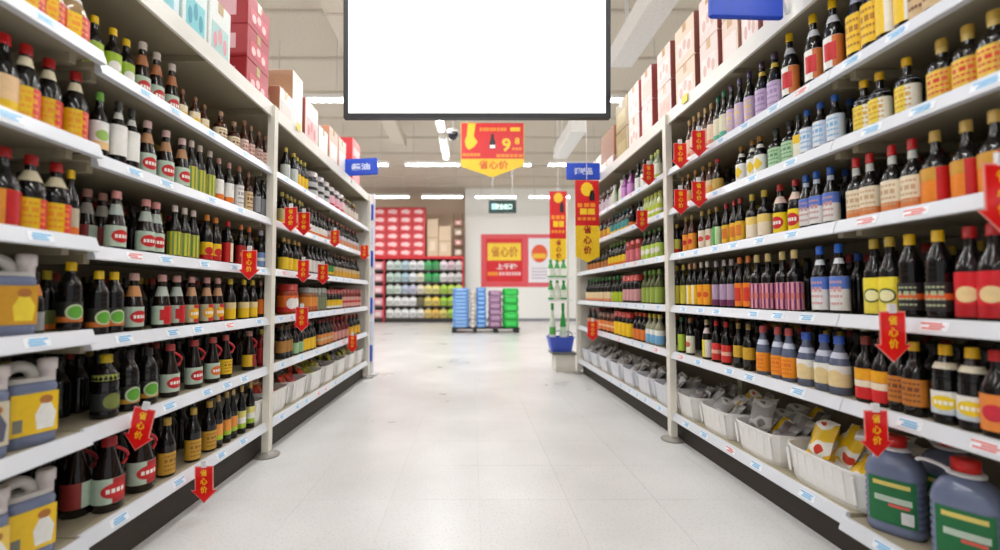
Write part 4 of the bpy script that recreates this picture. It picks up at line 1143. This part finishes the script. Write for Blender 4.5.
# blue basket on the stand
b = thing('plastic_basket', 'blue plastic basket on the base of the promotion stand', 'basket', (xl+w*.35, y0+.14, .251))
mb = MB(); L_, Dd, Hh = .34, .26, .18
mb.loft([ring_se(L_*.8, Dd*.8, 0, 6), ring_se(L_, Dd, Hh, 6), ring_se(L_*1.05, Dd*1.05, Hh, 6), ring_se(L_*1.05, Dd*1.05, Hh+.012, 6), ring_se(L_*.96, Dd*.96, Hh+.012, 6), ring_se(L_*.78, Dd*.78, .01, 6)], smooth=False)
obj('tray', mb.mesh('tray', M((60,84,190), .35)), b)
mb = MB().tube([(-L_*.5,0,Hh),(-L_*.4,-.02,Hh+.07),(0,-.03,Hh+.09),(L_*.4,-.02,Hh+.07),(L_*.5,0,Hh)], .006, 6)
obj('handle', mb.mesh('handle', M((40,60,160), .35)), b)
def gbottle(x, y, z, H, D, c, lab, label, style='squat'):
    t = thing('drink_bottle', label, 'bottle', (x, y, z), (0,0,0), 'green and white bottles on the promotion stand')
    for nm, me, par in bottle_parts(style, H, D, c, (50,150,60), (lab, .1, .5), (('mid', (240,244,236)),), None, 2.0, None, 120):
        o = obj(nm, me, t if par is None else list(t.children)[par])
gbottle(xl-.015, y0+.12, .262, .62, .085, (206,220,200), (90,170,80), 'tall pale green bottle standing left in the blue basket')
gbottle(xl+.125, y0+.12, .262, .62, .085, (40,150,60), (206,226,200), 'tall bright green bottle standing right in the blue basket')
for i in range(3):
    gbottle(xl-.035+i*.085, y0+.11, .931, .255, .08, (50,160,70) if i != 1 else (220,224,206), (226,236,220), f'small green bottle on the lower stand tier, {NTH[i]} from left')
    gbottle(xl-.035+i*.085, y0+.11, 1.221, .24, .08, (70,170,80), (236,240,230), f'small green bottle on the upper stand tier, {NTH[i]} from left')
# left rack end: strip of blue and white packs
t = thing('clip_strip', 'white strip board standing at the far end of the left rack', 'board', (at_Y(366.5,300,5.45)[0], 5.45, 0))
obj('board', MB().box(-.02, .09, 0, .03, .03, 2.25).mesh('board', M((232,234,240), .4)), t)
obj('foot', MB().box(-.04, .13, -.06, .12, 0, .03, ch=.006).mesh('foot', M((206,206,206), .4)), t)
for i in range(7):
    z = .18 + i*.29
    o = thing('hanging_pack', f'blue and white pack hung on the left end strip, {NTH[i]} from bottom', 'pack', (t.location.x+.035, 5.448, z), (0,0,0), 'packs on the left end strip')
    obj('pouch', MB().box(-.045, .045, -.03, -.001, 0, .2, ch=.012).mesh('pouch', M((48,80,190) if i % 2 == 0 else (206,212,232), .3)), o)
    obj('header', MB().box(-.045, .045, -.006, -.002, .2, .26).mesh('header', M((236,238,244), .3)), o)

# ------------------------------------------------------------------ back of the store
YB = 15.7; kb = YB/F
def bx_at(px): return (px-CX)*kb
xl, xr = bx_at(372), bx_at(463.5)
t = thing('back_shelf', 'low red-trimmed wall shelf with five tiers along the back wall', 'shelf', (xl, YB, 0))
Wb = xr-xl
obj('plinth', MB().box(0, Wb, .02, .5, 0, .12).mesh('plinth', M((50,46,44), .6)), t)
obj('back_panel', MB().box(0, Wb, .5, .53, 0, 2.35).mesh('back_panel', M((70,64,58), .6)), t)
tz = [.16 + i*.43 for i in range(5)]
for z in tz: obj('shelf', MB().box(0, Wb, 0, .5, z-.04, z).mesh('shelf', M((84,78,72), .5)), t)
obj('canopy', MB().box(-.02, Wb+.02, -.02, .5, 2.27, 2.36).mesh('canopy', M((206,30,40), .4)), t)
for px in (372.5, 384, 463): obj('upright', MB().box(bx_at(px)-xl-.03, bx_at(px)-xl+.03, -.012, .0, .0, 2.3).mesh('upright', M((206,40,56), .4)), t)
palette = {
 4: [(226,236,230),(206,226,216),(190,216,226),(236,240,240),(232,236,236),(60,170,90),(50,160,80),(236,226,230),(226,196,206),(230,226,220)],
 3: [(206,226,212),(190,214,206),(176,206,216),(232,236,240),(236,232,206),(40,160,80),(60,170,90),(236,232,230),(226,214,214),(214,220,214)],
 2: [(206,222,206),(216,230,216),(190,200,220),(206,206,226),(236,226,206),(236,226,140),(230,220,130),(170,210,60),(190,216,80),(206,226,110)],
 1: [(240,240,236),(244,244,240),(244,244,244),(240,240,240),(110,104,70),(236,216,110),(240,206,90),(160,206,50),(170,210,60),(180,216,70)],
 0: [(240,240,236),(244,244,240),(244,244,244),(240,240,240),(240,236,230),(240,206,110),(236,190,90),(226,206,110),(170,210,60),(176,214,70)],
}
TN = ['bottom', 'second-lowest', 'middle', 'second-highest', 'top']
def pack_mesh(c, cap, H):
    key = ('pk', c, cap, round(H,2))
    if key not in _bt:
        mb = MB().loft([ring_se(.25,.16,0,4), ring_se(.268,.18,.02,4), ring_se(.268,.18,H*.7,4), ring_se(.2,.13,H*.84,4), ring_se(.09,.09,H*.88,2)])
        cp = MB().lathe([(.05,H*.87),(.05,H*.98),(.04,H)], 10)
        lb = MB().box(-.10,.10,-.0925,-.089,H*.15,H*.5)
        _bt[key] = (mb.mesh('body', M(c, .4)), cp.mesh('cap', M(cap, .4)), lb.mesh('label', paper(tuple(int(v*.6+100*.4) for v in c))))
    return _bt[key]
for r in range(5):
    for i, c in enumerate(palette[r]):
        x = bx_at(389.5 + i*7.7)
        if r < 2 and i > 8: continue
        o = thing('detergent_bottle', f'household bottle, {NTH[i]} from left, {TN[r]} tier of the back wall shelf', 'bottle', (x, YB+.14, tz[r]+.001), (0,0,0), 'household bottles on the back wall shelf')
        for nm, me in zip(('body','cap','label'), pack_mesh(c, (226,226,226) if i % 2 else tuple(int(v*.8) for v in c), .36)): obj(nm, me, o)
    o = thing('wrapped_pack', f'pink wrapped pack at the left end of the {TN[r]} back tier', 'pack', (bx_at(378), YB+.16, tz[r]+.001), (0,0,0), 'pink packs on the back wall shelf')
    obj('wrapper', MB().box(-.17,.17,-.12,.12,0,.28,ch=.03).mesh('wrapper', M((232,160,170), .4)), o)
    obj('label', MB().box(-.1,.1,-.123,-.119,.06,.2).mesh('label', paper((244,220,220))), o)
# red cartons stacked on the back shelf
bw, bh = 13.1*kb, 8.3*kb
CNUM = ['left', 'second', 'third', 'right']
m_red = M((222,74,80), .5); m_pale = paper((246,206,206))
red_body = MB().box(-bw/2+.006, bw/2-.006, -.22, .22, .003, bh-.003, ch=.012).mesh('body', m_red)
red_pan = MB().poly([(-bw*.36,bh*.30),(bw*.2,bh*.16),(bw*.36,bh*.5),(bw*.1,bh*.74),(-bw*.3,bh*.62)], -.2225, -.219).mesh('print_panel', m_pale)
red_tape = MB().box(-bw*.47, bw*.47, -.2222, -.219, bh*.88, bh*.96).mesh('tape', paper((176,40,48)))
for cix in range(4):
    for r in range(6):
        o = thing('carton', f'red and white carton, {CNUM[cix]} column, {NTH[r]} from the bottom above back shelf', 'box', (bx_at(379)+cix*bw, YB+.25, 2.361+r*bh), (0,0,0), 'red cartons stacked on the back shelf')
        obj('body', red_body, o); obj('print_panel', red_pan, o); obj('tape', red_tape, o)
# beige cartons and a small rack right of the red ones
for i, (a, b_, h_, c) in enumerate(((427,438,1.35,(216,190,160)),(438.5,451,1.1,(222,196,164)))):
    o = thing('carton', f'tall beige carton {("beside the red cartons", "beside the small rack")[i]} on the back shelf', 'box', (bx_at(a), YB+.06, 2.361), (0,0,0))
    obj('body', MB().box(0, bx_at(b_)-bx_at(a), 0, .4, 0, h_, ch=.012).mesh('body', paper(c)), o)
    obj('tape', MB().box(0, bx_at(b_)-bx_at(a), -.003, 0, h_*.48, h_*.52).mesh('tape', paper((196,164,126))), o)
    obj('print_panel', MB().box(.08, .28, -.004, 0, h_*.15, h_*.4).mesh('print_panel', paper((232,212,186))), o)
o = thing('storage_rack', 'small brown rack with pink packs on the back shelf', 'rack', (bx_at(453), YB+.08, 2.361))
Wr = bx_at(463)-bx_at(453)
for x in (0, Wr-.03): obj('upright', MB().box(x, x+.03, 0, .03, 0, 1.55).mesh('upright', M((130,100,80), .5)), o)
for i in range(4):
    obj('shelf', MB().box(0, Wr, 0, .3, i*.36+.02, i*.36+.05).mesh('shelf', M((150,116,92), .5)), o)
    q = thing('wrapped_pack', f'pink pack on the small brown rack, {NTH[i]} from bottom', 'pack', (bx_at(453)+Wr/2, YB+.22, 2.361+i*.36+.051), (0,0,0), 'pink packs on the small rack')
    obj('wrapper', MB().box(-.12,.12,-.1,.1,0,.2,ch=.02).mesh('wrapper', M((226,150,146) if i % 2 else (226,206,190), .5)), q)
    obj('label', MB().box(-.07,.07,-.103,-.099,.05,.14).mesh('label', paper((244,226,220))), q)

# posters on the white wall
YW = 16.49
t, k = signboard('wall_poster', 'red promotion poster with yellow panel on the white back wall', 'poster', 504.5, 260.5, YW)
rect(t, k, -23.5, 23.5, -26.5, 26.5, 0, M((226,84,92), .5), 'border')
rect(t, k, -18.5, 18, -22, 21, 1, M((220,24,34), .5), 'red_panel')
rect(t, k, -17, 16.5, -17.5, 0, 2, M((252,214,60), .5), 'yellow_panel')
word(t, k, '省心价', 0, -8.7, 3, M((206,130,30), .5), w=27, h=11)
word(t, k, '上千种', 2, 6, 2, S_WHT, w=20, h=6)
rect(t, k, -17, -6.5, 11.5, 15, 2, S_ORA, 'print_block'); blocks(t, k, -5.5, 17, 13.2, 3.4, 7, 2, M((246,200,200), .5))
t, k = signboard('wall_poster', 'white poster with orange round emblem beside the red poster', 'poster', 539.5, 260.5, YW)
rect(t, k, -11.5, 11.5, -26.5, 26.5, 0, M((230,100,112), .5), 'border')
rect(t, k, -11.0, 11.5, -22.5, 22, 1, M((244,242,246), .5), 'sheet')
shape(t, k, [(8*math.cos(i*math.pi/10), -7+9*math.sin(i*math.pi/10)) for i in range(20)], 2, M((236,90,50), .5), 'emblem')
rect(t, k, -6.5, 6.5, -7, -2, 3, M((250,196,50), .5), 'emblem_band')
for i in range(4): blocks(t, k, -8, 8, 8+i*3.2, 1.5, 5, 2, M((206,190,206), .5))

# pallet of sacks in the cross aisle
pf = at_floor(486, 333); YP = pf[1]; kp = YP/F
def px_(p): return (p-CX)*kp
t = thing('pallet', 'dark plastic pallet under the stacks of sacks', 'pallet', (px_(452), YP, 0))
Wp = px_(520)-px_(452)
for i in range(6): obj('deck_slat', MB().box(0, Wp, .02+i*.135, .12+i*.135, .10, .13).mesh('deck_slat', M((36,36,40), .5)), t)
for i in range(4): obj('runner', MB().box(Wp*i/3*.93, Wp*i/3*.93+.1, .02, .8, 0, .099).mesh('runner', M((30,30,34), .5)), t)
def sack_mesh(w, d, h, c, c2):
    mb = MB().loft([ring_se(w*.92,d*.92,0,5), ring_se(w,d,h*.3,5), ring_se(w,d,h*.72,5), ring_se(w*.88,d*.88,h,5)])
    lb = MB().box(-w*.3, w*.3, -d/2-.004, -d/2+.01, h*.25, h*.75)
    return mb.mesh('sack', M(c, .45)), lb.mesh('label', paper(c2))
def sack_stack(p0, p1, n, z1, c, c2, what, stack):
    w = px_(p1)-px_(p0); h = (z1-.132)/n
    ms = sack_mesh(w*.97, .5, h*.97, c, c2)
    for i in range(n):
        o = thing('sack', f'{what} sack, {NTH[i]} from the bottom of the {stack}', 'sack', ((px_(p0)+px_(p1))/2, YP+.30, .131+i*h), (0,0,random.uniform(-.03,.03)), f'{what} sacks on the pallet')
        obj('sack', ms[0], o); obj('label', ms[1], o)
ztop = at_Y(486, 288, YP)[2]
sack_stack(452, 469.5, 11, ztop, (112,160,220), (150,190,236), 'light blue', 'left stack on the pallet')
sack_stack(470.5, 475.5, 9, ztop-.06, (206,196,186), (226,216,206), 'narrow beige', 'thin stack between the blue ones')
sack_stack(476, 486.5, 9, ztop+.02, (90,146,216), (140,186,236), 'mid blue', 'second blue stack on the pallet')
sack_stack(488.5, 502.5, 6, ztop-.06, (150,112,146), (176,140,166), 'mauve', 'middle stack on the pallet')
sack_stack(503, 519.5, 5, ztop, (20,176,60), (60,200,90), 'bright green', 'right stack on the pallet')
